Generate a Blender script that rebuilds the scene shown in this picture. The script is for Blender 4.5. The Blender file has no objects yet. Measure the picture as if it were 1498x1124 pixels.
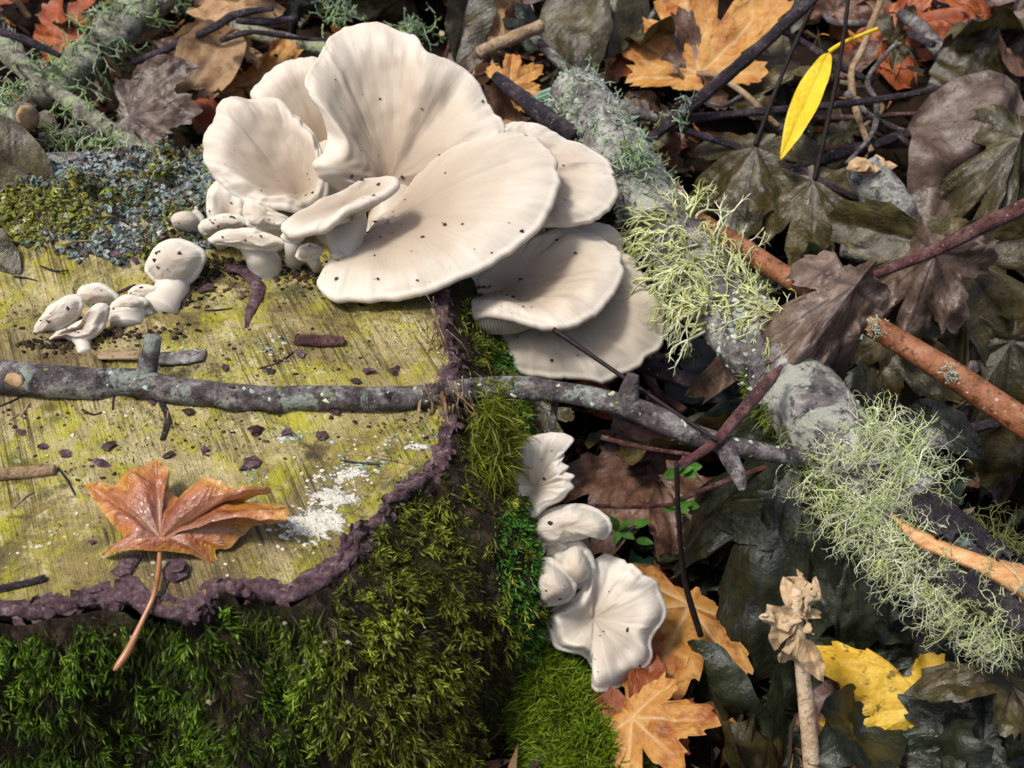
import bpy, math, random
import numpy as np
from mathutils import Vector, Matrix

random.seed(11); RNG = np.random.default_rng(11)
SC = bpy.context.scene
COL = SC.collection

# ------------------------------------------------------------ camera, light
PITCH = math.radians(40.0)
CAM = np.array([0.0, 0.0, 0.70])
FPX, CX, CY = 1808.0, 749.0, 562.0            # focal length in photo pixels, centre
FWD = np.array([0.0, math.cos(PITCH), -math.sin(PITCH)])
RGT = np.array([1.0, 0.0, 0.0])
UPV = np.array([0.0, math.sin(PITCH), math.cos(PITCH)])
cd = bpy.data.cameras.new('camera'); cam = bpy.data.objects.new('camera', cd); COL.objects.link(cam)
cd.sensor_width = 36.0; cd.lens = 36.0 * FPX / 1498.0
cd.clip_start = 0.02; cd.clip_end = 100.0
cam.location = CAM; cam.rotation_euler = (math.radians(90) - PITCH, 0, 0)
cd.dof.use_dof = True; cd.dof.focus_distance = 0.79; cd.dof.aperture_fstop = 13.0
SC.camera = cam

SUN_EL, SUN_AZ = math.radians(65), math.radians(-112)   # azimuth from +Y towards +X
sdir = np.array([math.sin(SUN_AZ)*math.cos(SUN_EL), math.cos(SUN_AZ)*math.cos(SUN_EL), math.sin(SUN_EL)])
w = bpy.data.worlds.new('World'); SC.world = w; w.use_nodes = True
nt = w.node_tree; nt.nodes.clear()
sky = nt.nodes.new('ShaderNodeTexSky'); sky.sky_type = 'NISHITA'; sky.sun_disc = False
sky.sun_elevation = SUN_EL; sky.sun_rotation = SUN_AZ; sky.air_density = 0.7; sky.dust_density = 4.0; sky.ozone_density = 0.4
bg = nt.nodes.new('ShaderNodeBackground'); bg.inputs['Strength'].default_value = 0.10
wo = nt.nodes.new('ShaderNodeOutputWorld')
nt.links.new(sky.outputs[0], bg.inputs[0]); nt.links.new(bg.outputs[0], wo.inputs[0])
sl = bpy.data.lights.new('sun', 'SUN'); sl.energy = 2.0; sl.angle = math.radians(10); sl.color = (1.0, 0.98, 0.94)
so = bpy.data.objects.new('sun', sl); COL.objects.link(so)
so.rotation_euler = Vector(-sdir).to_track_quat('-Z', 'Y').to_euler()
so.location = (-1, 0.5, 3)
SC.view_settings.view_transform = 'Standard'; SC.view_settings.look = 'None'
SC.view_settings.exposure = 0.72; SC.view_settings.gamma = 1.0
SC.render.engine = 'CYCLES'

# ------------------------------------------------------------ space helpers
def W(px, py, t):                              # a point at camera depth t
    return CAM + t*(FWD + (px-CX)/FPX*RGT + (CY-py)/FPX*UPV)
def ZP(px, py, z):                             # a point on the level plane z
    d = FWD + (px-CX)/FPX*RGT + (CY-py)/FPX*UPV
    return CAM + (z-CAM[2])/d[2]*d
def PX(P):
    v = np.asarray(P)-CAM; t = v@FWD
    return CX+FPX*(v@RGT)/t, CY-FPX*(v@UPV)/t, t
def nrm(v):
    v = np.asarray(v, float); return v/np.maximum(np.linalg.norm(v, axis=-1, keepdims=True), 1e-12)
TOP = 0.20                                     # level of the sawn face of the stump

def _h(i, j, k, s):
    n = (i.astype(np.int64)*374761393 + j.astype(np.int64)*668265263 + k.astype(np.int64)*1442695041 + s*97531) & 0x7fffffff
    n = ((n ^ (n >> 13))*1274126177) & 0x7fffffff
    n = ((n ^ (n >> 16))*60493) & 0x7fffffff
    return (n & 0xffff)/32767.5-1.0
def noise(P, s=0):
    P = np.asarray(P, float); i = np.floor(P); f = P-i; u = f*f*(3-2*f); i = i.astype(np.int64)
    o = 0
    for a in (0, 1):
        for b in (0, 1):
            for c in (0, 1):
                wt = (u[..., 0] if a else 1-u[..., 0])*(u[..., 1] if b else 1-u[..., 1])*(u[..., 2] if c else 1-u[..., 2])
                o = o+wt*_h(i[..., 0]+a, i[..., 1]+b, i[..., 2]+c, s)
    return o
def fbm(P, s=0, oc=4):
    o = 0; a = 0.5; P = np.asarray(P, float)
    for q in range(oc):
        o = o+a*noise(P*2**q, s+q*7); a *= 0.5
    return o

def catmull(P, n, closed=True):
    P = np.asarray(P, float); m = len(P)
    if closed:
        L = np.linalg.norm(np.roll(P, -1, 0)-P, axis=1)
    else:
        L = np.linalg.norm(P[1:]-P[:-1], axis=1)
    cum = np.concatenate([[0], np.cumsum(L)]); tt = np.linspace(0, cum[-1], n, endpoint=not closed)
    k = np.clip(np.searchsorted(cum, tt, side='right')-1, 0, len(L)-1); f = ((tt-cum[k])/np.maximum(L[k], 1e-12))[:, None]
    g = (lambda i: P[i % m]) if closed else (lambda i: P[np.clip(i, 0, m-1)])
    a, b, c, d = g(k-1), g(k), g(k+1), g(k+2)
    return 0.5*((2*b)+(c-a)*f+(2*a-5*b+4*c-d)*f**2+(3*b-a-3*c+d)*f**3)

# ------------------------------------------------------------ mesh helpers
def mesh(name, V, tris=None, quads=None, smooth=True, attrs=None, mi=None):
    V = np.ascontiguousarray(V, dtype=np.float32); me = bpy.data.meshes.new(name)
    T = np.zeros((0, 3), np.int32) if tris is None else np.asarray(tris, np.int32).reshape(-1, 3)
    Q = np.zeros((0, 4), np.int32) if quads is None else np.asarray(quads, np.int32).reshape(-1, 4)
    me.vertices.add(len(V)); me.vertices.foreach_set('co', V.ravel())
    li = np.concatenate([Q.ravel(), T.ravel()]).astype(np.int32)
    me.loops.add(len(li)); me.loops.foreach_set('vertex_index', li)
    npoly = len(Q)+len(T); me.polygons.add(npoly)
    st = np.concatenate([np.arange(len(Q))*4, len(Q)*4+np.arange(len(T))*3]).astype(np.int32)
    me.polygons.foreach_set('loop_start', st)
    me.polygons.foreach_set('use_smooth', np.full(npoly, smooth))
    if mi is not None: me.polygons.foreach_set('material_index', np.asarray(mi, np.int32))
    for k, a in (attrs or {}).items():
        a = np.asarray(a, np.float32)
        if a.ndim == 1:
            at = me.attributes.new(k, 'FLOAT', 'POINT'); at.data.foreach_set('value', a)
        else:
            at = me.attributes.new(k, 'FLOAT_COLOR', 'POINT')
            at.data.foreach_set('color', np.concatenate([a, np.ones((len(a), 1), np.float32)], 1).ravel())
    me.update(); me.validate()
    return me
def tag(o, label, cat, group=None):
    o['label'] = label; o['category'] = cat
    if group: o['group'] = group
    return o
def put(name, me, mat, parent=None, origin=None, kind=None):
    """link a mesh whose vertices are in world space; its origin moves to `origin`"""
    o = bpy.data.objects.new(name, me); COL.objects.link(o)
    if mat is not None:
        for q in (mat if isinstance(mat, (list, tuple)) else [mat]): me.materials.append(q)
    base = np.zeros(3)
    if parent is not None:
        base = np.array(parent['_o']) if '_o' in parent else np.zeros(3)
    org = base if origin is None else np.asarray(origin, float)
    if np.any(org != 0): me.transform(Matrix.Translation(Vector(-org)))
    if parent is not None:
        o.parent = parent; o.location = Vector(org-base)
    else:
        o.location = Vector(org)
    o['_o'] = [float(q) for q in org]
    if kind: o['kind'] = kind
    return o
def empty(name, org, label, cat, group=None):
    e = bpy.data.objects.new(name, None); COL.objects.link(e); e.location = Vector(org); e.empty_display_size = 0.01
    e['_o'] = [float(q) for q in org]
    return tag(e, label, cat, group)
def cat_meshes(parts):
    """join [(V,tris,quads,attr-dict)] into one"""
    Vs, Ts, Qs, A, n = [], [], [], {}, 0
    for p in parts:
        V, t, q = p[0], p[1], p[2]
        Vs.append(V)
        if t is not None and len(t): Ts.append(np.asarray(t)+n)
        if q is not None and len(q): Qs.append(np.asarray(q)+n)
        if len(p) > 3:
            for k, a in p[3].items(): A.setdefault(k, []).append(a)
        n += len(V)
    return (np.concatenate(Vs), np.concatenate(Ts) if Ts else None, np.concatenate(Qs) if Qs else None,
            {k: np.concatenate(a) for k, a in A.items()})
def grid_quads(n, m, wrap):                    # n rows of m verts
    i = np.arange(n-1)[:, None]; j = np.arange(m if wrap else m-1)[None]
    a = i*m+j; b = i*m+(j+1) % m
    return np.stack([a, b, b+m, a+m], -1).reshape(-1, 4)
def tube(path, rad, sides=10, nseg=None, rough=0.0, rs=60.0, seed=0, cap=True, flat=1.0):
    path = np.asarray(path, float); rad = np.asarray(rad, float)*np.ones(len(path))
    if nseg:
        PR = catmull(np.concatenate([path, rad[:, None]], 1), nseg, False); path, rad = PR[:, :3], np.maximum(PR[:, 3], 1e-5)
    n = len(path); tg = nrm(np.gradient(path, axis=0))
    r = np.cross(tg[0], [0.13, 0.2, 0.97]); r = r/np.linalg.norm(r); F = []
    for k in range(n):
        r = r-tg[k]*(r@tg[k]); r = r/np.linalg.norm(r); F.append(r)
    F = np.array(F); B = np.cross(tg, F)
    a = np.linspace(0, 2*np.pi, sides, endpoint=False)
    off = np.cos(a)[None, :, None]*F[:, None]+flat*np.sin(a)[None, :, None]*B[:, None]
    V = path[:, None]+off*rad[:, None, None]
    if rough:
        d = fbm(V*rs, seed, 4); V = V+off*(rough*d*2*rad[:, None])[..., None]
    al = np.repeat(np.linspace(0, 1, n), sides)
    Q = grid_quads(n, sides, True); V = V.reshape(-1, 3); T = None
    if cap:
        V = np.concatenate([V, [path[0]-tg[0]*rad[0]*0.15, path[-1]+tg[-1]*rad[-1]*0.15]]); j = np.arange(sides); k = n*sides
        T = np.concatenate([np.stack([(j+1) % sides, j, 0*j+k], 1), np.stack([(n-1)*sides+j, (n-1)*sides+(j+1) % sides, 0*j+k+1], 1)])
        al = np.concatenate([al, [0, 1]])
    return V, T, Q, {'al': al}
def wire(pts, extra=0.0):                      # [(px,py,depth,rad_px)] -> path, radius in metres
    P = np.array([W(a, b, c) for a, b, c, d in pts]); R = np.array([d*c/FPX for a, b, c, d in pts])
    return P, R
def blades(base, dirn, length, width, bend, col, tipcol=None, segs=2):
    """thin pointed leaves: base (n,3), unit direction, bend = displacement of the tip"""
    n = len(base); side = nrm(np.cross(dirn, RNG.normal(size=(n, 3)))); L = length[:, None]; wd = width[:, None]
    mid = base+dirn*L*0.55+bend*0.3; tip = base+dirn*L+bend
    V = np.stack([base-side*wd*.35, base+side*wd*.35, mid-side*wd*.5, mid+side*wd*.5, tip], 1).reshape(-1, 3)
    i = np.arange(n)*5
    Q = np.stack([i, i+1, i+3, i+2], 1); T = np.stack([i+2, i+3, i+4], 1)
    tc = col if tipcol is None else tipcol
    C = np.stack([col, col, (col+tc)/2, (col+tc)/2, tc], 1).reshape(-1, 3)
    return V, T, Q, {'Col': C}
def sample(me_V, me_Q, n):
    """area-weighted points on quads -> points, normals"""
    A, B, C, D = (me_V[me_Q[:, k]] for k in range(4))
    nn = np.cross(C-A, D-B); ar = np.linalg.norm(nn, axis=1); ar = ar/ar.sum()
    k = RNG.choice(len(me_Q), n, p=ar); u = RNG.random((n, 1)); v = RNG.random((n, 1))
    P = (A[k]*(1-u)+B[k]*u)*(1-v)+(D[k]*(1-u)+C[k]*u)*v
    return P, nrm(nn[k])
def blobs(C, r, flat, nz, jag, col=None):
    """n small rough lumps or flakes at once: centres, radii, flatness, normals"""
    C = np.asarray(C, float); n = len(C); r = np.asarray(r, float)*np.ones(n); flat = np.asarray(flat, float)*np.ones(n)
    nz = nrm(np.asarray(nz, float)*np.ones((n, 3))); a = nrm(np.cross(nz, [0.3, 0.9, 0.1])); b = np.cross(nz, a)
    sx = r*RNG.uniform(.8, 1.25, n); sy = r*RNG.uniform(.6, 1.0, n); t = np.arange(7)/7*2*np.pi+RNG.uniform(0, 6.3, (n, 1)); V = []
    for lat in (-0.7, 0.2, 0.75):
        q = math.sqrt(1-lat*lat)*(1+RNG.uniform(-jag, jag, (n, 7))); hh = r[:, None]*flat[:, None]*lat*(1+RNG.uniform(-jag, jag, (n, 7)))
        V.append(C[:, None]+a[:, None]*(sx[:, None]*q*np.cos(t))[..., None]+b[:, None]*(sy[:, None]*q*np.sin(t))[..., None]+nz[:, None]*hh[..., None])
    e = nz*(r*flat)[:, None]; V = np.concatenate(V+[(C-e)[:, None], (C+e)[:, None]], 1)
    j = np.arange(7); k = np.arange(n)[:, None, None]*23
    Q = (grid_quads(3, 7, True)[None]+k).reshape(-1, 4)
    T = (np.concatenate([np.stack([(j+1) % 7, j, 0*j+21], 1), np.stack([14+j, 14+(j+1) % 7, 0*j+22], 1)])[None]+k).reshape(-1, 3)
    return V.reshape(-1, 3), T, Q, ({} if col is None else {'Col': np.repeat(np.asarray(col), 23, 0)})

# ------------------------------------------------------------ material helper
class M:
    def __init__(s, name):
        s.m = bpy.data.materials.new(name); s.m.use_nodes = True; s.nt = s.m.node_tree; s.nt.nodes.clear()
        s.out = s.nt.nodes.new('ShaderNodeOutputMaterial')
        s.tc = s.nt.nodes.new('ShaderNodeTexCoord')
        oi = s.nt.nodes.new('ShaderNodeObjectInfo'); s.rand = oi.outputs['Random']
        v = s.nt.nodes.new('ShaderNodeVectorMath'); v.operation = 'MULTIPLY_ADD'
        s.nt.links.new(s.rand, v.inputs[0]); v.inputs[1].default_value = (7, 13, 5)
        s.nt.links.new(s.tc.outputs['Object'], v.inputs[2]); s.co = v.outputs[0]
    def n(s, ty, pr=None, **inp):
        o = s.nt.nodes.new(ty)
        for k, v in (pr or {}).items(): setattr(o, k, v)
        for k, v in inp.items():
            key = int(k[1:]) if k[0] == '_' and k[1:].isdigit() else k.replace('_', ' ')
            s.set(o.inputs[key], v)
        return o
    def set(s, sock, v):
        if hasattr(v, 'is_output'): s.nt.links.new(v, sock)
        else:
            if sock.type == 'RGBA' and len(v) == 3: v = (*v, 1)
            sock.default_value = v
    def noise(s, scale, detail=5, rough=.6, dist=0., co=None, st=None):
        c = co or s.co
        if st is not None:
            mp = s.n('ShaderNodeMapping', Vector=c); mp.inputs['Scale'].default_value = st; c = mp.outputs[0]
        return s.n('ShaderNodeTexNoise', Vector=c, Scale=scale, Detail=detail, Roughness=rough, Distortion=dist).outputs['Fac']
    def ramp(s, f, *stops):
        o = s.n('ShaderNodeValToRGB', Fac=f); e = o.color_ramp.elements
        while len(e) < len(stops): e.new(0.5)
        for q, (p, c) in zip(e, stops):
            q.position = p; q.color = (c, c, c, 1) if np.isscalar(c) else (*c, 1)
        return o.outputs[0]
    def mix(s, f, a, b, mode='MIX'):
        o = s.n('ShaderNodeMix', {'data_type': 'RGBA', 'blend_type': mode})
        s.set(o.inputs[0], f); s.set(o.inputs[6], a); s.set(o.inputs[7], b); return o.outputs[2]
    def math(s, op, a, b=0.0):
        o = s.n('ShaderNodeMath', {'operation': op}); s.set(o.inputs[0], a); s.set(o.inputs[1], b); return o.outputs[0]
    def attr(s, name, col=False):
        o = s.n('ShaderNodeAttribute', {'attribute_name': name}); return o.outputs['Color' if col else 'Fac']
    def bump(s, h, strength=.5, dist=.001, nor=None):
        o = s.n('ShaderNodeBump', Height=h, Strength=strength, Distance=dist)
        if nor: s.set(o.inputs['Normal'], nor)
        return o.outputs[0]
    def bsdf(s, col, rough=.7, nor=None, spec=.4, trans=0.0, **kw):
        p = s.n('ShaderNodeBsdfPrincipled'); s.set(p.inputs['Base Color'], col); s.set(p.inputs['Roughness'], rough)
        p.inputs['Specular IOR Level'].default_value = spec
        if nor: s.set(p.inputs['Normal'], nor)
        for k, v in kw.items(): s.set(p.inputs[k.replace('_', ' ')], v)
        sh = p.outputs[0]
        if trans:
            t = s.n('ShaderNodeBsdfTranslucent'); s.set(t.inputs[0], col)
            x = s.n('ShaderNodeMixShader'); x.inputs[0].default_value = trans
            s.nt.links.new(sh, x.inputs[1]); s.nt.links.new(t.outputs[0], x.inputs[2]); sh = x.outputs[0]
        s.nt.links.new(sh, s.out.inputs[0]); return s.m

MT = {}
CRUST = []                                      # where pale crust films the sawn face: x, y from the stump's centre, radii
for a_, b_, c_, d_ in ((462, 765, 62, 36), (490, 725, 46, 26), (510, 692, 40, 12), (250, 822, 22, 5), (610, 655, 30, 7), (420, 640, 24, 6)):
    p_, q_ = ZP(a_, b_, TOP), ZP(a_+c_, b_+d_, TOP); CRUST.append((p_[0]+.20, p_[1]-.64, abs(q_[0]-p_[0]), abs(q_[1]-p_[1])))
def build_materials():
    m = M('mushroom_flesh'); a = m.attr('s'); nz = m.noise(45, 4); n2 = m.noise(14, 3)
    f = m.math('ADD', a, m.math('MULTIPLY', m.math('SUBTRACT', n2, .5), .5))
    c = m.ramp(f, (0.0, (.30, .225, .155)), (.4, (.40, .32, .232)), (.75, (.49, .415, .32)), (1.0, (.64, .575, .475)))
    c = m.mix(m.ramp(m.noise(170, 3), (.62, 0.0), (.8, .22)), c, (.5, .38, .26))
    b = m.bump(m.noise(300, 3), .12, .0006, m.bump(nz, .25, .002))
    cx = m.n('ShaderNodeCombineXYZ'); m.set(cx.inputs[0], m.math('MULTIPLY', m.attr('cx'), 11.)); m.set(cx.inputs[1], m.math('MULTIPLY', m.attr('cy'), 11.)); m.set(cx.inputs[2], m.math('MULTIPLY', a, 2.2))
    fb = m.n('ShaderNodeTexNoise', Vector=cx.outputs[0], Scale=1., Detail=6, Roughness=.7, Distortion=.4).outputs['Fac']
    c = m.mix(m.ramp(fb, (.46, 0.), (.68, .28)), c, (.40, .30, .205)); c = m.mix(m.ramp(m.noise(9, 4, .6), (.48, 0.), (.66, .25)), c, (.42, .36, .30))
    b = m.bump(fb, .35, .0022, b)
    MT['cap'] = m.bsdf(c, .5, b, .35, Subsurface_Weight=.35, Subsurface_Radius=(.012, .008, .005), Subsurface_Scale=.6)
    m = M('mushroom_white'); a = m.attr('s'); n2 = m.noise(30, 3)
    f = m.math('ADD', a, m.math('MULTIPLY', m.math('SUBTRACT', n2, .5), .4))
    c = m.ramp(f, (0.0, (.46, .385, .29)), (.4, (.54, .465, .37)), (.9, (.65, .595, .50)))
    b = m.bump(m.noise(300, 3), .12, .0006, m.bump(m.noise(45, 4), .2, .002))
    cx = m.n('ShaderNodeCombineXYZ'); m.set(cx.inputs[0], m.math('MULTIPLY', m.attr('cx'), 11.)); m.set(cx.inputs[1], m.math('MULTIPLY', m.attr('cy'), 11.)); m.set(cx.inputs[2], m.math('MULTIPLY', a, 2.2))
    fb = m.n('ShaderNodeTexNoise', Vector=cx.outputs[0], Scale=1., Detail=6, Roughness=.7, Distortion=.4).outputs['Fac']
    c = m.mix(m.ramp(fb, (.46, 0.), (.68, .28)), c, (.40, .30, .205)); c = m.mix(m.ramp(m.noise(9, 4, .6), (.48, 0.), (.66, .25)), c, (.42, .36, .30))
    b = m.bump(fb, .35, .0022, b)
    MT['capw'] = m.bsdf(c, .5, b, .35, Subsurface_Weight=.35, Subsurface_Radius=(.012, .008, .005), Subsurface_Scale=.6)
    m = M('gill_flesh'); c = m.ramp(m.noise(60), (.3, (.62, .52, .38)), (.7, (.78, .71, .58)))
    MT['gill'] = m.bsdf(c, .6, None, .2, Subsurface_Weight=.3, Subsurface_Radius=(.01, .007, .004), Subsurface_Scale=.5)
    m = M('dark_speck'); MT['speck'] = m.bsdf(m.ramp(m.noise(400), (.4, (.012, .006, .006)), (.7, (.07, .028, .02))), .6)
    # sawn face ------------------------------------------------------
    m = M('sawn_wood')
    o = m.tc.outputs['Object']
    wob = m.n('ShaderNodeMapping', Vector=o); wob.inputs['Rotation'].default_value = (0, 0, math.radians(-24))
    ws = m.n('ShaderNodeMapping', Vector=wob.outputs[0]); ws.inputs['Scale'].default_value = (520, 9, 60)
    saw = m.n('ShaderNodeTexNoise', Vector=ws.outputs[0], Scale=1, Detail=3, Roughness=.6, Distortion=.6).outputs['Fac']
    st = m.n('ShaderNodeMapping', Vector=wob.outputs[0]); st.inputs['Scale'].default_value = (400, 30, 100)
    fib = m.n('ShaderNodeTexNoise', Vector=st.outputs[0], Scale=1, Detail=4, Roughness=.7).outputs['Fac']
    big = m.noise(9, 5, .62, 1.0, o); med = m.noise(38, 6, .7, .6, o); fin = m.noise(170, 5, .7, 0., o)
    c = m.ramp(big, (.30, (.085, .068, .025)), (.43, (.26, .20, .07)), (.55, (.50, .42, .21)), (.70, (.22, .17, .05)))
    c = m.mix(m.ramp(med, (.45, 0.), (.60, .85)), c, (.39, .36, .025))
    c = m.mix(m.ramp(m.noise(16, 6, .7, .4, o), (.54, 0.), (.64, .85)), c, (.085, .085, .022))
    c = m.mix(m.ramp(m.noise(75, 6, .7, .3, o), (.55, 0.), (.64, .8)), c, (.55, .48, .27))
    c = m.mix(m.ramp(m.noise(24, 6, .75, .3, o), (.56, 0.), (.64, .8)), c, (.055, .042, .03))
    c = m.mix(m.ramp(m.noise(7, 4, .6, .3, o), (.48, 0.), (.62, .7)), c, (.17, .11, .06))
    c = m.mix(m.math('MULTIPLY', m.ramp(saw, (.38, 1.), (.5, 0.)), m.ramp(m.noise(14, 3, .5, 0, o), (.48, .04), (.56, .9))), c, (.06, .05, .018))
    c = m.mix(m.ramp(fib, (.52, 0.), (.68, .6)), c, (.11, .09, .03))
    c = m.mix(m.ramp(m.noise(240, 4, .7, 0, o), (.58, 0.), (.68, .7)), c, (.05, .042, .02))
    film = None
    for (qx, qy, rx, ry) in CRUST:
        mp = m.n('ShaderNodeMapping', Vector=o); mp.inputs['Location'].default_value = (-qx/rx, -qy/ry, 0); mp.inputs['Scale'].default_value = (1/rx, 1/ry, 0)
        ln = m.n('ShaderNodeVectorMath', {'operation': 'LENGTH'}); m.set(ln.inputs[0], mp.outputs[0]); e = m.math('SUBTRACT', 1.25, ln.outputs['Value'])
        film = e if film is None else m.math('MAXIMUM', film, e)
    film = m.math('ADD', m.math('MULTIPLY', m.ramp(film, (0., 0.), (1., 1.)), .42), m.math('MULTIPLY', m.noise(190, 5, .75, .5, o), .9))
    film = m.ramp(film, (.66, 0.), (.74, .92))
    c = m.mix(film, c, m.ramp(m.noise(300, 4, .7, 0, o), (.35, (.52, .48, .36)), (.6, (.78, .75, .66))))
    h = m.math('ADD', m.math('ADD', m.math('MULTIPLY', saw, .35), m.math('MULTIPLY', film, .6)), m.math('ADD', m.math('MULTIPLY', fib, .7), m.math('MULTIPLY', fin, .9)))
    MT['sawn'] = m.bsdf(c, .8, m.bump(h, 1., .0028, m.bump(med, .8, .008)), .25)
    # bark ------------------------------------------------------------
    m = M('bark_rim'); c = m.ramp(m.noise(150, 7, .75), (.34, (.03, .013, .018)), (.45, (.14, .068, .082)), (.55, (.23, .135, .145)), (.66, (.48, .38, .36)))
    MT['rim'] = m.bsdf(c, .5, m.bump(m.noise(260, 6, .8), 1., .006, m.bump(m.noise(80, 4, .7), 1., .008)), .5)
    m = M('stump_bark'); o = m.tc.outputs['Object']
    n1 = m.noise(1, 6, .7, .5, o, (120, 120, 35)); n2 = m.noise(22, 5, .6, 0, o)
    c = m.ramp(n1, (.34, (.006, .004, .003)), (.5, (.035, .022, .012)), (.66, (.13, .09, .055)))
    c = m.mix(m.ramp(n2, (.45, 0.), (.62, .75)), c, (.05, .055, .012))
    MT['bark'] = m.bsdf(c, .9, m.bump(n1, 1., .010, m.bump(m.noise(240, 5, .75, 0, o), 1., .005)), .2)
    def barkmat(key, c0, c1, c2, sc, lich, lichcol=(.42, .52, .42), amt=.6, rough=.6, bd=.005):
        m = M(key); n1 = m.noise(sc, 6, .7, .3)
        c = m.ramp(n1, (.33, c0), (.5, c1), (.68, c2))
        n3 = m.noise(sc*.55, 5, .7, .8)
        c = m.mix(m.ramp(n3, (lich, 0.), (lich+.05, amt)), c, lichcol)
        c = m.mix(m.ramp(m.noise(sc*5, 3), (.66, 0.), (.72, .7)), c, (.62, .6, .56))
        c = m.mix(m.ramp(m.noise(sc*3.5, 4, .7), (.56, 0.), (.62, .75)), c, tuple(x*.35 for x in c0))
        MT[key] = m.bsdf(c, rough, m.bump(m.noise(sc*2.6, 6, .75), 1., bd, m.bump(n3, .6, bd)), .4)
    barkmat('branch', (.025, .018, .020), (.12, .095, .092), (.42, .39, .37), 70, .55, (.42, .49, .40))
    barkmat('log', (.025, .018, .024), (.17, .15, .14), (.52, .50, .46), 38, .52, (.44, .46, .37), .7)
    barkmat('dlog', (.008, .006, .008), (.028, .020, .025), (.12, .10, .10), 60, .62, (.16, .24, .20), .8, .4)
    barkmat('redtwig', (.05, .018, .018), (.13, .05, .045), (.26, .15, .13), 80, .68, (.42, .5, .36), .7, .4)
    barkmat('darktwig', (.012, .008, .011), (.035, .022, .030), (.13, .10, .11), 80, .64, (.30, .38, .30), .6, .4)
    barkmat('stick', (.10, .035, .012), (.24, .085, .03), (.36, .17, .09), 50, .73, (.5, .55, .42), .7, .38, .002)
    barkmat('palebr', (.06, .055, .035), (.26, .25, .18), (.55, .54, .44), 60, .52, (.40, .48, .24), .8, .7)
    barkmat('straw', (.42, .28, .15), (.66, .48, .30), (.78, .64, .46), 60, .9, (.5, .5, .4), .2, .6, .002)
    barkmat('tanstick', (.22, .13, .06), (.42, .28, .15), (.58, .44, .29), 60, .8, (.5, .5, .4), .3, .6)
    m = M('petiole_black'); MT['pblack'] = m.bsdf(m.ramp(m.noise(200), (.3, (.006, .004, .004)), (.7, (.025, .013, .012))), .65, None, .25)
    m = M('petiole_brown'); MT['pbrown'] = m.bsdf(m.ramp(m.noise(60), (.3, (.22, .075, .025)), (.7, (.45, .22, .09))), .35, None, .5)
    m = M('bare_wood'); c = m.ramp(m.noise(1, 5, .65, 0, None, (60, 300, 300)), (.3, (.36, .16, .05)), (.7, (.66, .36, .15)))
    MT['bare'] = m.bsdf(c, .55, m.bump(m.noise(300, 4), .4, .001), .4)
    m = M('cut_end'); MT['cutend'] = m.bsdf(m.ramp(m.noise(120, 5), (.3, (.22, .12, .05)), (.7, (.55, .38, .2))), .8)
    # stuff coloured per strand ---------------------------------------
    def colmat(key, rough, trans, spec=.25, tint=.25, sc=60):
        m = M(key); c = m.attr('Col', True); c = m.mix(m.ramp(m.noise(sc, 3, .5, 0, m.tc.outputs['Object']), (.35, tint), (.65, 0.)), c, (.02, .015, .004))
        MT[key] = m.bsdf(c, rough, None, spec, trans)
    colmat('moss', .5, .35, .3, .35); colmat('lichen', .8, .15, .15, .15); colmat('flake', .8, 0.0, .2, .3, 200)
    # leaves ----------------------------------------------------------
    def leafmat(key, cols, vein, rough=.45, spots=(.02, .012, .008), samt=.6, trans=.15, veinamt=.7, spec=.4, vary=.35):
        m = M(key); v = m.attr('vein'); rad = m.attr('s')
        c = m.ramp(m.noise(40, 6, .75, .6), (.34, cols[0]), (.5, cols[1]), (.68, cols[2]))
        c = m.mix(m.ramp(m.noise(75, 5, .7), (.58, 0.), (.64, samt)), c, spots)
        c = m.mix(m.ramp(m.noise(24, 4, .6), (.66, 0.), (.69, samt)), c, spots)
        c = m.mix(m.math('MULTIPLY', v, veinamt), c, vein)
        hsv = m.n('ShaderNodeHueSaturation', Color=c); m.set(hsv.inputs['Value'], m.math('ADD', 1-vary, m.math('MULTIPLY', m.rand, 2*vary)))
        h = m.math('ADD', m.math('MULTIPLY', v, -.8), m.noise(330, 5, .7))
        ro = m.ramp(m.noise(90, 4, .6), (.35, max(rough-.14, .2)), (.65, min(rough+.22, 1.)))
        MT[key] = m.bsdf(hsv.outputs[0], ro, m.bump(h, .6, .0011, m.bump(m.noise(60, 5, .6), .5, .004)), spec, trans)
    m = M('wet_leaf'); v = m.attr('vein'); rad = m.attr('s'); f = m.math('ADD', rad, m.math('MULTIPLY', m.math('SUBTRACT', m.noise(40, 5, .7, .6), .5), 1.3))
    c = m.ramp(f, (.25, (.20, .060, .028)), (.55, (.32, .090, .026)), (.8, (.42, .140, .022)), (1.0, (.52, .24, .030)))
    c = m.mix(m.ramp(m.noise(110, 5, .7), (.58, 0.), (.66, .6)), c, (.10, .035, .02)); c = m.mix(m.math('MULTIPLY', v, .55), c, (.40, .20, .10))
    h = m.math('ADD', m.math('MULTIPLY', v, -.9), m.noise(180, 5, .7))
    MT['l_orange'] = m.bsdf(c, m.ramp(m.noise(60, 4), (.4, .16), (.6, .36)), m.bump(h, .9, .0018, m.bump(m.noise(55, 4), .6, .006)), .8, .08, Coat_Weight=.5, Coat_Roughness=.15)
    leafmat('l_brown', ((.055, .026, .016), (.13, .065, .04), (.24, .14, .09)), (.05, .026, .018), .29, samt=.5, spec=.55)
    leafmat('l_grey', ((.060, .038, .026), (.140, .092, .064), (.26, .19, .145)), (.04, .024, .022), .29, samt=.45, spec=.55, vary=.15)
    leafmat('l_olive', ((.018, .015, .005), (.055, .043, .012), (.125, .095, .036)), (.022, .016, .009), .29, samt=.5, spec=.55)
    leafmat('l_dark', ((.006, .008, .004), (.018, .022, .010), (.045, .050, .024)), (.012, .012, .008), .29, samt=.4, spec=.55, vary=.25)
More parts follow.
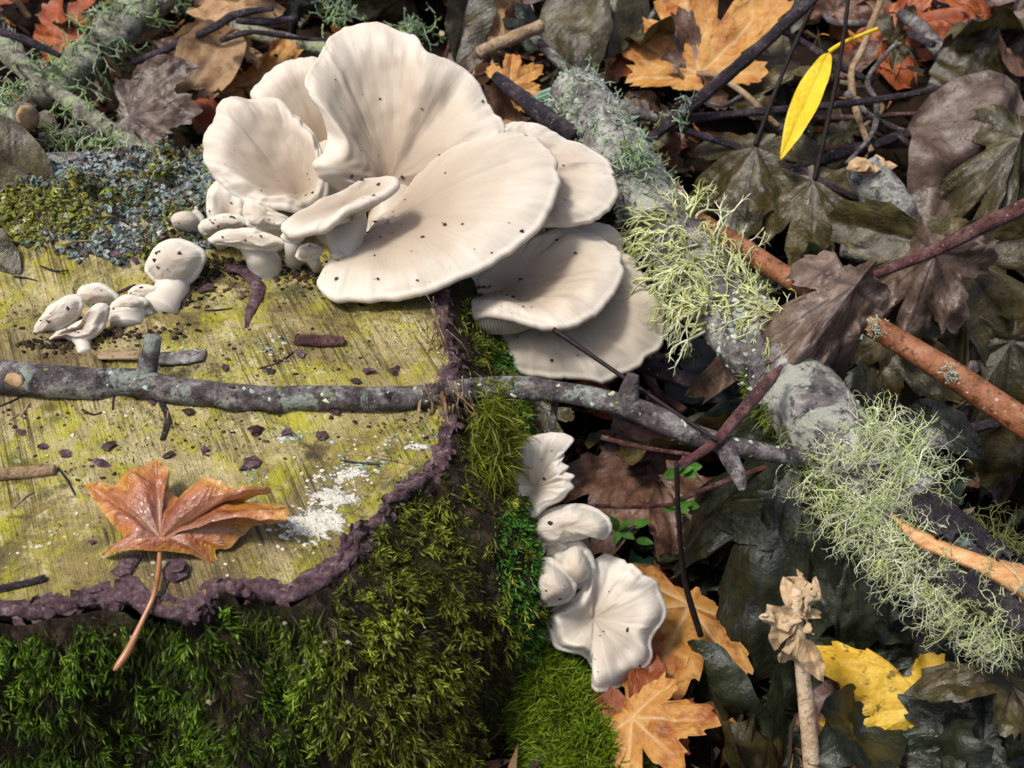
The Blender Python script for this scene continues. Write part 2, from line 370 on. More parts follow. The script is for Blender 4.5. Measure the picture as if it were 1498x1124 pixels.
    leafmat('l_yellow', ((.50, .28, .02), (.64, .40, .035), (.72, .52, .07)), (.55, .36, .08), .4, (.05, .02, .012), .75, .2, .3, .4, .05)
    leafmat('l_bright', ((.72, .46, .01), (.82, .58, .012), (.85, .66, .03)), (.8, .62, .1), .4, (.5, .3, .02), .2, .25, .4, .4, .03)
    leafmat('l_tan', ((.24, .13, .06), (.42, .25, .12), (.55, .37, .20)), (.56, .4, .22), .5, (.12, .05, .025), .4, .2, .5, .35, .15)
    leafmat('l_straw', ((.36, .24, .13), (.56, .40, .23), (.68, .52, .33)), (.5, .36, .2), .6, (.2, .1, .05), .3, .2, .5, .3, .05)
    leafmat('l_rust', ((.12, .025, .010), (.24, .055, .015), (.34, .10, .025)), (.30, .12, .05), .4, samt=.35, trans=.2)
    leafmat('l_amber', ((.30, .07, .018), (.50, .23, .05), (.62, .36, .11)), (.66, .48, .24), .45, (.16, .05, .02), .45, .25, .6, .35, .08)
    m = M('fresh_green'); MT['green'] = m.bsdf(m.ramp(m.noise(50), (.3, (.05, .16, .02)), (.7, (.14, .30, .05))), .45, None, .4, .25)
    m = M('teal_green'); MT['teal'] = m.bsdf(m.ramp(m.noise(50), (.3, (.02, .11, .055)), (.7, (.06, .22, .12))), .4, None, .5, .2)
    m = M('soil'); o = m.tc.outputs['Object']; c = m.ramp(m.noise(30, 8, .75, 0, o), (.35, (.006, .004, .003)), (.55, (.028, .016, .009)), (.75, (.06, .036, .02)))
    MT['soil'] = m.bsdf(c, .95, m.bump(m.noise(90, 7, .75, 0, o), 1., .012), .15)
build_materials()
# ------------------------------------------------------------ ground
def sm(a, b, x):
    t = np.clip((x-a)/(b-a), 0, 1); return t*t*(3-2*t)
def gz(x, y):
    x = np.asarray(x, float); y = np.asarray(y, float)
    P = np.stack([x*5, y*5, 0*x], -1)
    return 0.01+0.15*sm(.72, 1.12, y)+0.09*sm(.36, .75, x)+0.05*sm(1.3, 3., y)+.035*fbm(P, 3, 4)
def ground():
    u = np.linspace(-1, 1, 150); ax = np.sign(u)*(np.abs(u)*.9+np.abs(u)**4*5.1)
    X, Y = np.meshgrid(ax, ax+.8); Z = gz(X, Y)+.012*fbm(np.stack([X*40, Y*40, 0*X], -1), 9, 3)
    V = np.stack([X, Y, Z], -1).reshape(-1, 3)
    o = put('ground', mesh('ground', V, None, grid_quads(150, 150, False)), MT['soil'], kind='structure')
ground()

# ------------------------------------------------------------ stump
RIM = [(-420, 860), (-260, 905), (-120, 908), (0, 896), (60, 892), (130, 880), (200, 872), (250, 884), (295, 886), (340, 860), (400, 862),
       (450, 856), (492, 830), (524, 794), (562, 744), (602, 704), (642, 676), (660, 645), (653, 600), (662, 560), (657, 500), (648, 440),
       (660, 390), (655, 340), (600, 300), (500, 275), (400, 268), (300, 264), (200, 266), (110, 285), (50, 310), (-20, 345), (-120, 390),
       (-250, 460), (-380, 560), (-450, 690), (-460, 790)]
rimw = np.array([ZP(a, b, TOP) for a, b in RIM]); SN = 420
rim = catmull(rimw, SN); SC0 = np.array([-.20, .64, TOP])
tan_ = nrm(np.roll(rim, -1, 0)-np.roll(rim, 1, 0)); rout = np.stack([tan_[:, 1], -tan_[:, 0], 0*tan_[:, 0]], 1)
if np.sum(rout*(rim-SC0)) < 0: rout = -rout
jag = fbm(rim*60, 5, 4); rim = rim+rout*(jag*.008)[:, None]
ST = empty('tree_stump', (SC0[0], SC0[1], 0.0), 'mossy sawn tree stump with flat yellow-green cut face and purple bark rim', 'tree stump')

def top_z(P):
    """height of the stump's upper surface over TOP"""
    x, y = P[..., 0], P[..., 1]; t = np.stack([x, y, 0*x], -1)
    px_back = sm(.685, .79, y+.10*(x+.2)+.03*noise(t*14, 4))
    px_back = px_back*(1-sm(-.225, -.16, x))
    lump = np.abs(fbm(t*38, 21, 4)); big = fbm(t*9, 22, 3)
    z = px_back*(.020+.018*lump*2+.014*big)
    z = z+.0025*fbm(t*45, 2, 5)+.004*fbm(t*9, 8, 3)
    gro = np.abs(noise(np.stack([x*11+y*7, y*3-x*4, 0*x], -1), 31)); z = z-.004*np.exp(-(gro/.06)**2)*(1-px_back)
    return z
MR = 105
s_ = np.linspace(0, 1, MR)[:, None, None]
inner = rim-rout*.0005
P = SC0+(inner[None]-SC0)*s_; P[..., 2] = TOP+top_z(P)
Vt = P[1:].reshape(-1, 3); Vt = np.concatenate([Vt, [[SC0[0], SC0[1], TOP]]]); j = np.arange(SN)
put('cut_face', mesh('cut_face', Vt, np.stack([(j+1) % SN, j, 0*j+len(Vt)-1], 1), grid_quads(MR-1, SN, True)), MT['sawn'], ST)
# bark rim: a raised strip around the cut face
K = 9; prof = [(-.0065, -.003), (-.0055, .0004), (-.004, .0010), (-.002, .0006), (.0, .0012), (.0025, -.0005), (.003, -.004), (.002, -.008), (-.002, -.015)]
rw = 1+1.3*fbm(rim*30, 77, 4)
ring = []
for k, (a, z) in enumerate(prof):
    q = rim+rout*(a*np.where(a < 0, rw, 1))[:, None]; q[:, 2] = TOP+top_z(q)+z
    q = q+rout*(.006*fbm(q*150, 40+k, 4))[:, None]; q[:, 2] += .0032*fbm(q*260, 41+k, 3)
    ring.append(q)
put('bark_rim', mesh('bark_rim', np.concatenate(ring), None, grid_quads(K, SN, True)), MT['rim'], ST)
kk = RNG.integers(0, SN, 900); fp = rim[kk]+rout[kk]*RNG.uniform(-.006, .006, (900, 1)); fp[:, 2] = TOP+top_z(fp)+RNG.uniform(-.009, .0015, 900)*np.clip(np.sum((fp-rim[kk])*rout[kk], 1)/.004, .1, 1)
v = blobs(fp, RNG.uniform(.0012, .0045, 900), .22, rout[kk]*.9+np.array([0, 0, .7])+RNG.normal(size=(900, 3))*.5, .5); put('rim_bark_flakes', mesh('rim_bark_flakes', *v[:3], smooth=False), MT['rim'], ST, kind='stuff')
# side wall
dz = np.concatenate([np.linspace(.002, .05, 16), np.linspace(.056, .26, 44)]); SIDE = []
wr = np.clip(rout[:, 0], 0, 1)**.8; wf = np.clip(-rout[:, 1], 0, 1)
for d in dz:
    fl = .072*wr*(1-math.exp(-d/.055))+.022*wf*(1-math.exp(-d/.10))+.012*(1-wr)
    q = rim+rout*(fl-.006+.004)[:, None]; q[:, 2] = TOP+top_z(rim)*math.exp(-d/.02)-d
    fis = fbm(np.stack([q[:, 0]*55, q[:, 1]*55, q[:, 2]*14], 1), 15, 4); big = fbm(q*np.array([14, 14, 8]), 16, 3)
    q = q+rout*((.012*fis+.022*big)*min(1, d/.012))[:, None]
    q = q-rout*(.012*min(1, d/.02)*np.exp(-((q[:, 0]+.315)/.012)**2)*(q[:, 1] < .6))[:, None]
    SIDE.append(q)
SIDE = np.array(SIDE); SQ = grid_quads(len(dz), SN, True); SV = SIDE.reshape(-1, 3)
put('side_bark', mesh('side_bark', SV, None, SQ), MT['bark'], ST)
# buttress root running out towards the lower right, under bright moss
rp, rr = np.array([W(775, 955, .800), W(826, 1060, .778), W(862, 1150, .757), W(893, 1230, .74), W(925, 1320, .72)]), np.array([.020, .029, .034, .035, .030])
RV, RT, RQ, RA = tube(rp, rr, 40, 60, .12, 30, 3)
root_o = put('root', mesh('root', RV, RT, RQ), MT['bark'], ST)

def facing(P, N):                               # rough test: seen from around the photograph's side
    v = nrm(CAM+np.array([0.15, 0, 0])-P); v2 = nrm(CAM-P)
    return np.maximum(np.sum(v*N, 1), np.sum(v2*N, 1)) > -.25
def tufts(P, N, per, ln, wd, droop, c0, c1, spread=.8, seed=0):
    """every tuft = `per` pointed blades around a drooping axis"""
    n = len(P); ax = nrm(N*.75+np.array([0, 0, -1.])*droop[:, None]+RNG.normal(size=(n, 3))*.35)
    B = np.repeat(P, per, 0)+RNG.normal(size=(n*per, 3))*.0012-np.repeat(N, per, 0)*.002; A = nrm(np.repeat(ax, per, 0)+RNG.normal(size=(n*per, 3))*spread*.5)
    L = np.repeat(ln, per)*RNG.uniform(.55, 1.25, n*per); Wd = wd*RNG.uniform(.7, 1.3, n*per)
    bend = RNG.normal(size=(n*per, 3))*L[:, None]*.18+np.array([0, 0, -.28])*L[:, None]
    br = RNG.uniform(.55, 1.45, (n*per, 1)); C0 = np.repeat(c0, per, 0)*br; C1 = np.repeat(c1, per, 0)*br
    return blades(B, A, L, Wd, bend, C0, C1)
def mixc(a, b, f): return np.array(a)[None]*(1-f)[:, None]+np.array(b)[None]*f[:, None]
P, N = sample(SV, SQ, 52000)
oc = np.sum(N*(P-np.array([SC0[0], SC0[1], .1])), 1) > 0; N = np.where(oc[:, None], N, -N)
k = facing(P, N) & (P[:, 1] < .80) & (P[:, 0] > -.52); P, N = P[k], N[k]
px, py, _ = (CX+FPX*((P-CAM)@RGT)/((P-CAM)@FWD), CY-FPX*((P-CAM)@UPV)/((P-CAM)@FWD), 0)
dn = fbm(P*np.array([26, 26, 18]), 50, 3)
d0 = TOP-P[:, 2]
right = sm(.2, .75, N[:, 0])
rightx = sm(-.045, -.005, P[:, 0])
k = (dn > -.30+.14*rightx+.10*np.exp(-((px-330)/60)**2)) & (d0 > .003+.006*RNG.random(len(P)))
k &= ~((px > 645) & (px < 690) & (py < 700)) | (RNG.random(len(P)) < .3)
k &= RNG.random(len(P)) < np.where(rightx > .5, .62, .60)
P1, N1 = P[k], N[k]; pxk, rk = px[k], rightx[k]
fv = np.clip(.5+1.2*fbm(P1*20, 61, 3), 0, 1); olive = sm(380, 560, pxk)*.75
c0 = mixc((.008, .020, .002), (.020, .022, .003), olive); c1 = mixc((.08, .145, .009), (.17, .175, .016), np.clip(olive+.3*fv, 0, 1))
ln = (.005+.006*fv)*(1-.45*rk)
V = tufts(P1, N1, 7, ln, .0008, RNG.uniform(.25, 1.0, len(P1)), c0, c1, 1.1)
put('side_moss', mesh('side_moss', *V[:3], smooth=False, attrs=V[3]), MT['moss'], ST, kind='stuff')
# longer bright shoots, feathered along a drooping axis and gathered in clumps
cl = fbm(P1*np.array([45, 45, 45]), 64, 2); k = (cl > -.16) & (RNG.random(len(P1)) < np.where(rk > .5, .12, .62)); P3, N3, o3 = P1[k], N1[k], olive[k]; n3 = len(P3)
ax = nrm(N3*RNG.uniform(.5, 1.1, (n3, 1))+np.array([0, 0, -1.])*RNG.uniform(-.1, 1.1, (n3, 1))+RNG.normal(size=(n3, 3))*.45); Lx = RNG.uniform(.005, .012, n3); per = 15
u = np.tile(np.linspace(.1, 1., per), n3); B = np.repeat(P3, per, 0)+np.repeat(ax*Lx[:, None], per, 0)*u[:, None]+np.array([0, 0, -1.])*(u**2*np.repeat(Lx, per)*.35)[:, None]
A = nrm(np.repeat(ax, per, 0)*.9+RNG.normal(size=(n3*per, 3))*.55); Lb = RNG.uniform(.0035, .0075, n3*per)*(1.1-.35*u)
tone = np.repeat(RNG.uniform(.35, 1.6, n3)*(1+1.2*cl[k]), per)[:, None]*RNG.uniform(.7, 1.3, (n3*per, 1))
c0 = np.repeat(mixc((.020, .055, .004), (.045, .05, .005), o3), per, 0)*tone; c1 = np.repeat(mixc((.20, .34, .02), (.38, .38, .04), o3), per, 0)*tone
V = blades(B, A, Lb, np.full(n3*per, .0009), A*0+np.array([0, 0, -.0012]), c0, c1)
put('feather_moss', mesh('feather_moss', *V[:3], smooth=False, attrs=V[3]), MT['moss'], ST, kind='stuff')
# pale specks of rotten wood and tiny cups among the moss
k = RNG.choice(len(P1), 330); k = k[fbm(P1[k]*12, 99, 2) > -.1]; n4 = len(k)
V = blobs(P1[k]+N1[k]*.004, RNG.uniform(.0006, .0024, n4)*RNG.choice([.6, 1.], n4), .4, N1[k], .5, np.array([(.55, .50, .38), (.40, .32, .2), (.62, .6, .52)])[RNG.integers(0, 3, n4)]*RNG.uniform(.5, 1.1, (n4, 1)))
put('bark_crumbs', mesh('bark_crumbs', *V[:3], smooth=False, attrs=V[3]), MT['flake'], ST, kind='stuff')
# emerald fine moss on the right shoulder
k = (rightx > .35) & (d0 > .03) & (fbm(P*np.array([30, 30, 10]), 90, 3) > -.14) & (px > 745-.10*(1000-py))
k &= (np.sum(N*nrm(CAM-P), 1) > -.1) & (RNG.random(len(P)) < .72)
P2, N2 = P[k], N[k]; P2 = np.concatenate([P2, P2+RNG.normal(size=P2.shape)*.0015]); N2 = np.concatenate([N2, N2]); n2 = len(P2)
c0 = mixc((.008, .05, .008), (.02, .06, .006), RNG.random(n2)); c1 = mixc((.09, .36, .05), (.20, .40, .03), RNG.random(n2))
V = tufts(P2, N2, 9, np.full(n2, .0048), .0011, np.full(n2, .1), c0, c1, 1.6)
put('emerald_moss', mesh('emerald_moss', *V[:3], smooth=False, attrs=V[3]), MT['moss'], ST, kind='stuff')
# long yellow-green sprays at the upper right corner of the stump
q = np.array([W(722+RNG.normal()*16, 650+RNG.normal()*40, .742+RNG.normal()*.006) for _ in range(200)])
V = tufts(q, nrm(np.tile([.7, -.5, .3], (200, 1))+RNG.normal(size=(200, 3))*.4), 12, RNG.uniform(.009, .018, 200), .0008, RNG.uniform(-.6, .5, 200),
          np.tile([.05, .07, .006], (200, 1)), np.tile([.30, .33, .025], (200, 1)), 1.1)
put('corner_moss', mesh('corner_moss', *V[:3], smooth=False, attrs=V[3]), MT['moss'], ST, kind='stuff')
# bright moss on the root
P, N = sample(RV, RQ, 6000); cen = rp[2]; N = np.where((np.sum(N*(P-cen), 1) > 0)[:, None], N, -N)
k = N[:, 2] > -.3; P, N = P[k], N[k]; n = len(P)
V = tufts(P, N, 11, RNG.uniform(.006, .015, n), .0010, RNG.uniform(-.2, .5, n), np.tile([.03, .07, .004], (n, 1)), np.tile([.24, .36, .012], (n, 1)), 1.0)
put('root_moss', mesh('root_moss', *V[:3], smooth=False, attrs=V[3]), MT['moss'], ST, kind='stuff')
# shredded bark fibres at the corner
fb = []
for i in range(60):
    a = W(650+random.gauss(0, 14), 560+random.uniform(-10, 90), .755); b = a+np.array([random.gauss(.01, .012), random.gauss(-.008, .006), -random.uniform(.02, .05)])
    fb.append(tube([a, (a+b)/2+RNG.normal(size=3)*.003, b], random.uniform(.0003, .0011), 5, 6, .3, 200, i, flat=.4))
for i in range(26):
    a = W(640+random.gauss(0, 10), 430+random.uniform(0, 110), .80); b = a+np.array([random.gauss(.008, .01), random.gauss(-.004, .006), -random.uniform(.015, .035)])
    fb.append(tube([a, (a+b)/2+RNG.normal(size=3)*.002, b], random.uniform(.0003, .0009), 5, 6, .3, 200, i, flat=.4))
V = cat_meshes(fb); put('shredded_bark', mesh('shredded_bark', *V[:3]), MT['tanstick'], ST, kind='stuff')
# crumbly lichen, moss cushions and grit on the raised back of the stump
def on_top(px, py):
    px = np.atleast_1d(np.asarray(px, float)); py = np.atleast_1d(np.asarray(py, float))
    d = FWD+((px-CX)/FPX)[:, None]*RGT+((CY-py)/FPX)[:, None]*UPV; z = np.full(len(px), TOP)
    for _ in range(3):
        p = CAM+d*((z-CAM[2])/d[:, 2])[:, None]; z = TOP+top_z(p)
    return CAM+d*((z-CAM[2])/d[:, 2])[:, None]
def otp(px, py, up=0.): return on_top(px, py)[0]+np.array([0, 0, up])
P = SC0+(inner[RNG.integers(0, SN, 60000)]-SC0)*np.sqrt(RNG.random((60000, 1))); tz = top_z(P); P[:, 2] = TOP+tz
back = sm(.685, .79, P[:, 1]+.10*(P[:, 0]+.2)+.03*noise(P*14*np.array([1, 1, 0]), 4))
back = back*(1-sm(-.225, -.16, P[:, 0]))
Pb = P[(back > .35)][:7200]; n = len(Pb)
t = fbm(Pb*16, 70, 3)+RNG.normal(size=n)*.10
col = np.select([(t < -.04)[:, None], (t < .12)[:, None], (t < .2)[:, None]], [np.array([.20, .235, .235]), np.array([.14, .18, .155]), np.array([.08, .09, .035])], np.array([.15, .17, .025]))
u = RNG.random(n); col = np.where((u < .14)[:, None], np.array([.07, .045, .028]), col); col = np.where((u > .95)[:, None], np.array([.36, .31, .24]), col)
col = col*RNG.uniform(.3, 1.9, (n, 1))
V = blobs(Pb+np.array([0, 0, .001]), RNG.uniform(.0008, .0030, n), RNG.uniform(.25, .6, n), np.array([0, 0, 1])+RNG.normal(size=(n, 3))*.7, .5, col)
put('back_lichen', mesh('back_lichen', *V[:3], smooth=False, attrs=V[3]), MT['flake'], ST, kind='stuff')
# low moss films on the face: short yellow-green fuzz in patches
fz = fbm(P*np.array([18, 18, 0])+3, 33, 4); pxx = CX+FPX*((P-CAM)@RGT)/((P-CAM)@FWD); pyy = CY-FPX*((P-CAM)@UPV)/((P-CAM)@FWD)
k = (back < .6) & ((fz > .10) | ((pyy < 545) & (fz > -.10)) | ((pxx < 90) & (pyy < 760) & (fz > -.02))) & (RNG.random(len(P)) < .34); Pm = P[k]; n = len(Pm); dk = np.clip(.75+1.6*fbm(Pm*np.array([11, 11, 0])+7, 35, 3), .22, 1.2)[:, None]   # different moss patches
V = tufts(Pm, np.tile([0, 0, 1.], (n, 1)), 5, RNG.uniform(.0012, .0032, n), .0008, RNG.uniform(-.2, .2, n), np.tile([.13, .12, .012], (n, 1))*dk, mixc((.24, .25, .02), (.50, .48, .06), RNG.random(n))*dk, 1.6)
put('film_moss', mesh('film_moss', *V[:3], smooth=False, attrs=V[3]), MT['moss'], ST, kind='stuff')
k = (back > .3) & (fz > .12) & (RNG.random(len(P)) < .7); Pm = P[k]; n = len(Pm)
V = tufts(Pm, np.tile([0, 0, 1.], (n, 1)), 7, RNG.uniform(.002, .005, n), .0009, RNG.uniform(-.3, .2, n), np.tile([.05, .08, .008], (n, 1)), mixc((.12, .22, .02), (.36, .40, .03), RNG.random(n)), 1.4)
put('back_moss', mesh('back_moss', *V[:3], smooth=False, attrs=V[3]), MT['moss'], ST, kind='stuff')
# white crust and blue-green flakes
def crust(name, spots, kind_col, n, rad, flat, seed):
    q = np.array(spots, float)[RNG.integers(0, len(spots), n)]; g = RNG.normal(size=(n, 2))
    p = on_top(q[:, 0]+g[:, 0]*q[:, 2], q[:, 1]+g[:, 1]*q[:, 3]); c = np.array(kind_col)[RNG.integers(0, len(kind_col), n)]*RNG.uniform(.75, 1.1, (n, 1))
    V = blobs(p+np.array([0, 0, .0002]), RNG.uniform(*rad, n), flat, np.array([0, 0, 1])+RNG.normal(size=(n, 3))*.2, .45, c)
    put(name, mesh(name, *V[:3], smooth=True, attrs=V[3]), MT['flake'], ST, kind='stuff')
crust('white_crust', [(455, 765, 30, 18), (475, 740, 26, 16), (440, 785, 24, 10), (490, 700, 26, 8), (515, 690, 18, 6)], [(.74, .70, .58), (.68, .64, .52), (.78, .75, .66)], 150, (.0005, .0017), .12, 5)
crust('pale_spots', [(120, 770, 50, 20), (90, 640, 60, 30), (330, 640, 70, 25), (560, 650, 40, 20), (400, 500, 90, 25), (260, 830, 60, 12), (620, 520, 20, 40), (60, 800, 40, 20), (190, 600, 60, 15)], [(.62, .58, .40), (.66, .64, .5), (.55, .5, .25)], 170, (.0004, .0014), .14, 6)
crust('blue_green_flakes', [(430, 640, 14, 5), (375, 695, 12, 5), (600, 640, 20, 6), (525, 675, 22, 6), (400, 505, 16, 10), (275, 515, 12, 8), (500, 690, 30, 8)], [(.32, .41, .35), (.46, .54, .48), (.22, .32, .25)], 170, (.0004, .0016), .18, 7)
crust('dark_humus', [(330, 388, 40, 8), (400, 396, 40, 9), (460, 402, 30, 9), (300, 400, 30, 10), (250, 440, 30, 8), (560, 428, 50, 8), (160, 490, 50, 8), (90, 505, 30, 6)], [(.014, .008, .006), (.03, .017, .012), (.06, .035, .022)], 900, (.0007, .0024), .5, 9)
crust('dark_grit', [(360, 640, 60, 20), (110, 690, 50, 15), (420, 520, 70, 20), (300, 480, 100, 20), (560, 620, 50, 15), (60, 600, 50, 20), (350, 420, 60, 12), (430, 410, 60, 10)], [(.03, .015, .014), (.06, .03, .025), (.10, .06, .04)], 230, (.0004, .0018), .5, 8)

# ------------------------------------------------------------ mushrooms
SPK = []
def mushroom(label, rimpx, cen, base=None, mat='cap', N=150, Mr=26, th=(.005, .013), dip=.0, dome=.0, roll=.004, wav=.003, fur=.0015, seed=0,
             stem=None, gills=70, specks=6, group=None, rimdip=0., furk=1.0):
    """rimpx [(px,py,depth)], cen (px,py,depth): a fan of flesh with rounded lip, gilled underside and stem"""
    R = catmull([W(*q) for q in rimpx], N); c = W(*cen); t0 = np.linspace(0, 2*np.pi, N, endpoint=False); rp_ = np.stack([np.cos(t0)*6, np.sin(t0)*6, 0*t0+seed], 1)
    R = c+(R-c)*(1+.012*noise(rp_, seed+2)+.010*noise(rp_*2.4, seed+4)-.035*np.clip(noise(rp_*1.7, seed+6)-.55, 0, 1)/.45)[:, None]; nx = np.roll(R, -1, 0)
    n = nrm(np.sum(np.cross(R-c, nx-c), 0)); n = n if n@(CAM-c) > 0 else -n
    o = R-c; L = np.linalg.norm(o, axis=1); o = o-np.outer(o@n, n); o = nrm(o); rr = th[0]/2
    th_ = np.linspace(0, 2*np.pi, N, endpoint=False); cs = np.stack([np.cos(th_), np.sin(th_)], 1)
    Lm = L.mean(); per = np.cumsum(np.linalg.norm(nx-R, axis=1))/Lm
    def hgt(s, detail=True):
        s2 = s if np.ndim(s) else np.full(N, s)
        z = -dip*(1-s2)**1.7+dome*(1-s2**2.2)-roll*np.clip((s2-.72)/.28, 0, 1)**2
        q = np.stack([cs[:, 0]*s2*1.7, cs[:, 1]*s2*1.7, 0*s2+seed], 1); z = z+wav*s2**1.3*fbm(q, seed, 2)*2
        if detail:
            q = np.stack([cs[:, 0]*3.2*furk, cs[:, 1]*3.2*furk, s2*.7+seed*.37], 1); env = np.clip((s2-.15)/.55, 0, 1)**1.5*np.clip((1.05-s2)/.3, .35, 1)
            msk = np.clip(.5+1.6*noise(np.stack([cs[:, 0]*1.3, cs[:, 1]*1.3, s2*1.5+seed], 1), seed+3), 0, 1)
            z = z+fur*env*(1.3*noise(q, seed+5)+.45*msk*noise(q*np.array([2.6, 2.6, 1.3]), seed+6))
            q = np.stack([cs[:, 0]*s2*3, cs[:, 1]*s2*3, 0*s2+seed], 1); z = z+fur*1.5*fbm(q, seed+9, 3)
        return z*(1+(np.clip(L/Lm*1.25, .3, 1)-1)*s2)
    Rin = R-o*np.minimum(rr, L*.3)[:, None]; rows = []; sv = []
    S = np.linspace(0, 1, Mr+1)[1:]**.92
    for s in S:
        rows.append(c+(Rin-c)*s+n*hgt(s)[:, None]); sv.append(np.full(N, s))
    e = rows[-1]
    for f in np.linspace(70, -90, 7):
        f = math.radians(f); rows.append(e-n*rr+rr*(o*math.cos(f)+n*math.sin(f))); sv.append(np.full(N, 1.))
    bot = []
    for s in np.linspace(1, .02, 12)[1:]:
        t = th[0]+(th[1]-th[0])*(1-s)**1.4
        q = c+(Rin-c)*s+n*(hgt(s, False)*s+hgt(0., False)*(1-s)-t)[:, None]; rows.append(q); sv.append(np.full(N, .9)); bot.append(q)
    V = np.concatenate(rows+[[c+n*hgt(0.)[0]]]); nr = len(rows); j = np.arange(N)
    T = np.stack([(j+1) % N, j, 0*j+nr*N], 1); Q = grid_quads(nr, N, True)
    T2 = np.stack([(nr-1)*N+j, (nr-1)*N+(j+1) % N, 0*j+nr*N+1], 1); V = np.concatenate([V, [rows[-1].mean(0)]])
    S_ = np.concatenate(sv+[[0., .9]]); CXY = np.concatenate([np.tile(cs, (nr, 1)), np.zeros((2, 2))])
    if base is None: base = c-n*.03
    b = np.asarray(base, float)
    root = empty('oyster_mushroom', b, label, 'mushroom', group)
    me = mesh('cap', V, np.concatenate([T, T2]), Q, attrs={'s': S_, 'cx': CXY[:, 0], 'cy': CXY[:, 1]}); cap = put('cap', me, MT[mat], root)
    if gills:
        B = np.array(bot)[:-1]; js = np.linspace(0, N, gills, endpoint=False).astype(int); parts = []
        G = B[:, js]; dp = np.sin(np.linspace(.12, 1, len(B))*np.pi*.62)[:, None, None]*.0032*min(1., Lm/.05)
        lo = G-n*dp; nb = len(B); ii = np.arange(nb-1)
        VV = np.stack([G+n*.0006, lo], 2).transpose(1, 0, 2, 3).reshape(-1, 3); Qs = []
        for g in range(len(js)):
            a = g*nb*2+ii*2; Qs.append(np.stack([a, a+1, a+3, a+2], 1))
        put('gills', mesh('gills', VV, None, np.concatenate(Qs), attrs={'s': np.full(len(VV), .9)}), MT['gill'], cap)
    if stem is not None:
        sp = np.array([W(*q[:3]) for q in stem]); sp = np.concatenate([sp[:-1], [ZP(stem[-1][0], stem[-1][1]-4, TOP-.004)]]) if 40 < seed < 60 else sp; sr = np.array([q[3]*q[2]/FPX for q in stem])
        v = tube(sp, sr, 20, 18, .16, 55, seed)
        put('stem', mesh('stem', v[0], v[1], v[2], attrs={'s': np.full(len(v[0]), .85)}), MT[mat], root)
    if specks:
        A = np.array(rows[:Mr]); p = A[RNG.integers(4, Mr-1, specks), RNG.integers(0, N, specks)]
        v = blobs(p+n*.0004, RNG.choice([.0004, .0005, .0006, .0009, .0014], specks), .5, n, .6)
        put('debris_specks', mesh('debris_specks', *v[:3], smooth=False), MT['speck'], cap, kind='stuff')
    return root
def R3(pts, d, ov=None):
    """outline at depth d; ov {index: depth}"""
    return [(a, b, (ov or {}).get(i, d)) for i, (a, b) in enumerate(pts)]
GB = 'oyster mushrooms in the big cluster'
B0 = ZP(560, 400, TOP-.01)
# tall central cap
A_ = [(448, 113, .872), (465, 80, .885), (484, 47, .9), (514, 28, .91), (547, 23, .912), (580, 27, .912), (609, 45, .91), (630, 68, .905), (664, 78, .905), (692, 93, .905), (717, 127, .90),
      (727, 150, .895), (746, 175, .89), (735, 220, .885), (690, 275, .905), (620, 315, .915), (560, 312, .91), (500, 277, .878), (467, 249, .858), (459, 230, .856), (474, 214, .864), (480, 190, .868), (473, 164, .868), (453, 134, .868)]
mushroom('tallest broad cream oyster mushroom rising as an upright wavy fan', A_, (572, 262, .905), B0, N=240, Mr=48, th=(.0065, .02), dip=.004, dome=0., roll=.010, wav=.007, fur=.0034, seed=3,
         stem=[(575, 280, .915, 34), (565, 340, .905, 28), (555, 395, .89, 30)], specks=22, furk=1.1)
B_ = [(745, 178, .884), (780, 187, .868), (806, 217, .86), (812, 246, .853), (806, 278, .846), (786, 310, .84), (744, 347, .832), (700, 377, .826), (648, 401, .82), (600, 417, .817), (545, 424, .818), (503, 429, .822), (474, 427, .826),
      (457, 405, .835), (478, 388, .845), (508, 370, .858), (528, 345, .868), (542, 318, .884), (568, 296, .902), (600, 262, .914), (640, 222, .912), (690, 190, .903)]
mushroom('largest smooth cream oyster mushroom cap spreading flat over the cut edge', B_, (580, 322, .882), B0, N=240, Mr=48, th=(.0065, .022), dip=.006, dome=.008, roll=.008, wav=.003, fur=.0018, seed=7,
         stem=[(580, 330, .895, 36), (570, 370, .89, 30), (560, 405, .885, 34)], specks=34, furk=.9)
C_ = [(294, 187, .872), (312, 160, .880), (322, 143, .885), (347, 131, .89), (369, 130, .892), (394, 127, .892), (421, 140, .89), (447, 164, .885), (467, 194, .88), (472, 216, .878), (482, 260, .875), (472, 290, .868), (445, 303, .858), (414, 296, .853), (367, 286, .855), (334, 268, .858), (307, 244, .862), (295, 217, .866)]
mushroom('fan shaped cream oyster mushroom with rolled lip beside the tall cap', C_, (438, 280, .892), B0, N=200, Mr=40, th=(.007, .018), dip=.006, dome=0., roll=.010, wav=.005, fur=.0026, seed=12,
         stem=[(445, 292, .925, 24), (475, 340, .915, 24), (520, 395, .895, 26)], specks=10)
D_ = [(363, 132, .93), (383, 103, .935), (422, 81, .94), (468, 74, .94), (512, 88, .935), (525, 160, .93), (512, 235, .925), (470, 245, .925), (425, 210, .925), (385, 170, .925)]
mushroom('tan oyster mushroom half hidden behind the two upright caps', D_, (475, 215, .945), B0, N=140, Mr=26, th=(.007, .014), dip=.006, roll=.006, wav=.004, fur=.0012, seed=15,
         stem=[(485, 220, .95, 26), (510, 320, .92, 24), (530, 395, .89, 26)], specks=3)
E_ = [(408, 331, .826), (416, 320, .832), (447, 297, .842), (480, 280, .848), (520, 264, .852), (557, 252, .853), (579, 254, .848), (582, 266, .840), (564, 277, .832), (544, 285, .826), (520, 298, .820), (497, 311, .816), (474, 321, .814), (447, 331, .815), (420, 337, .820)]
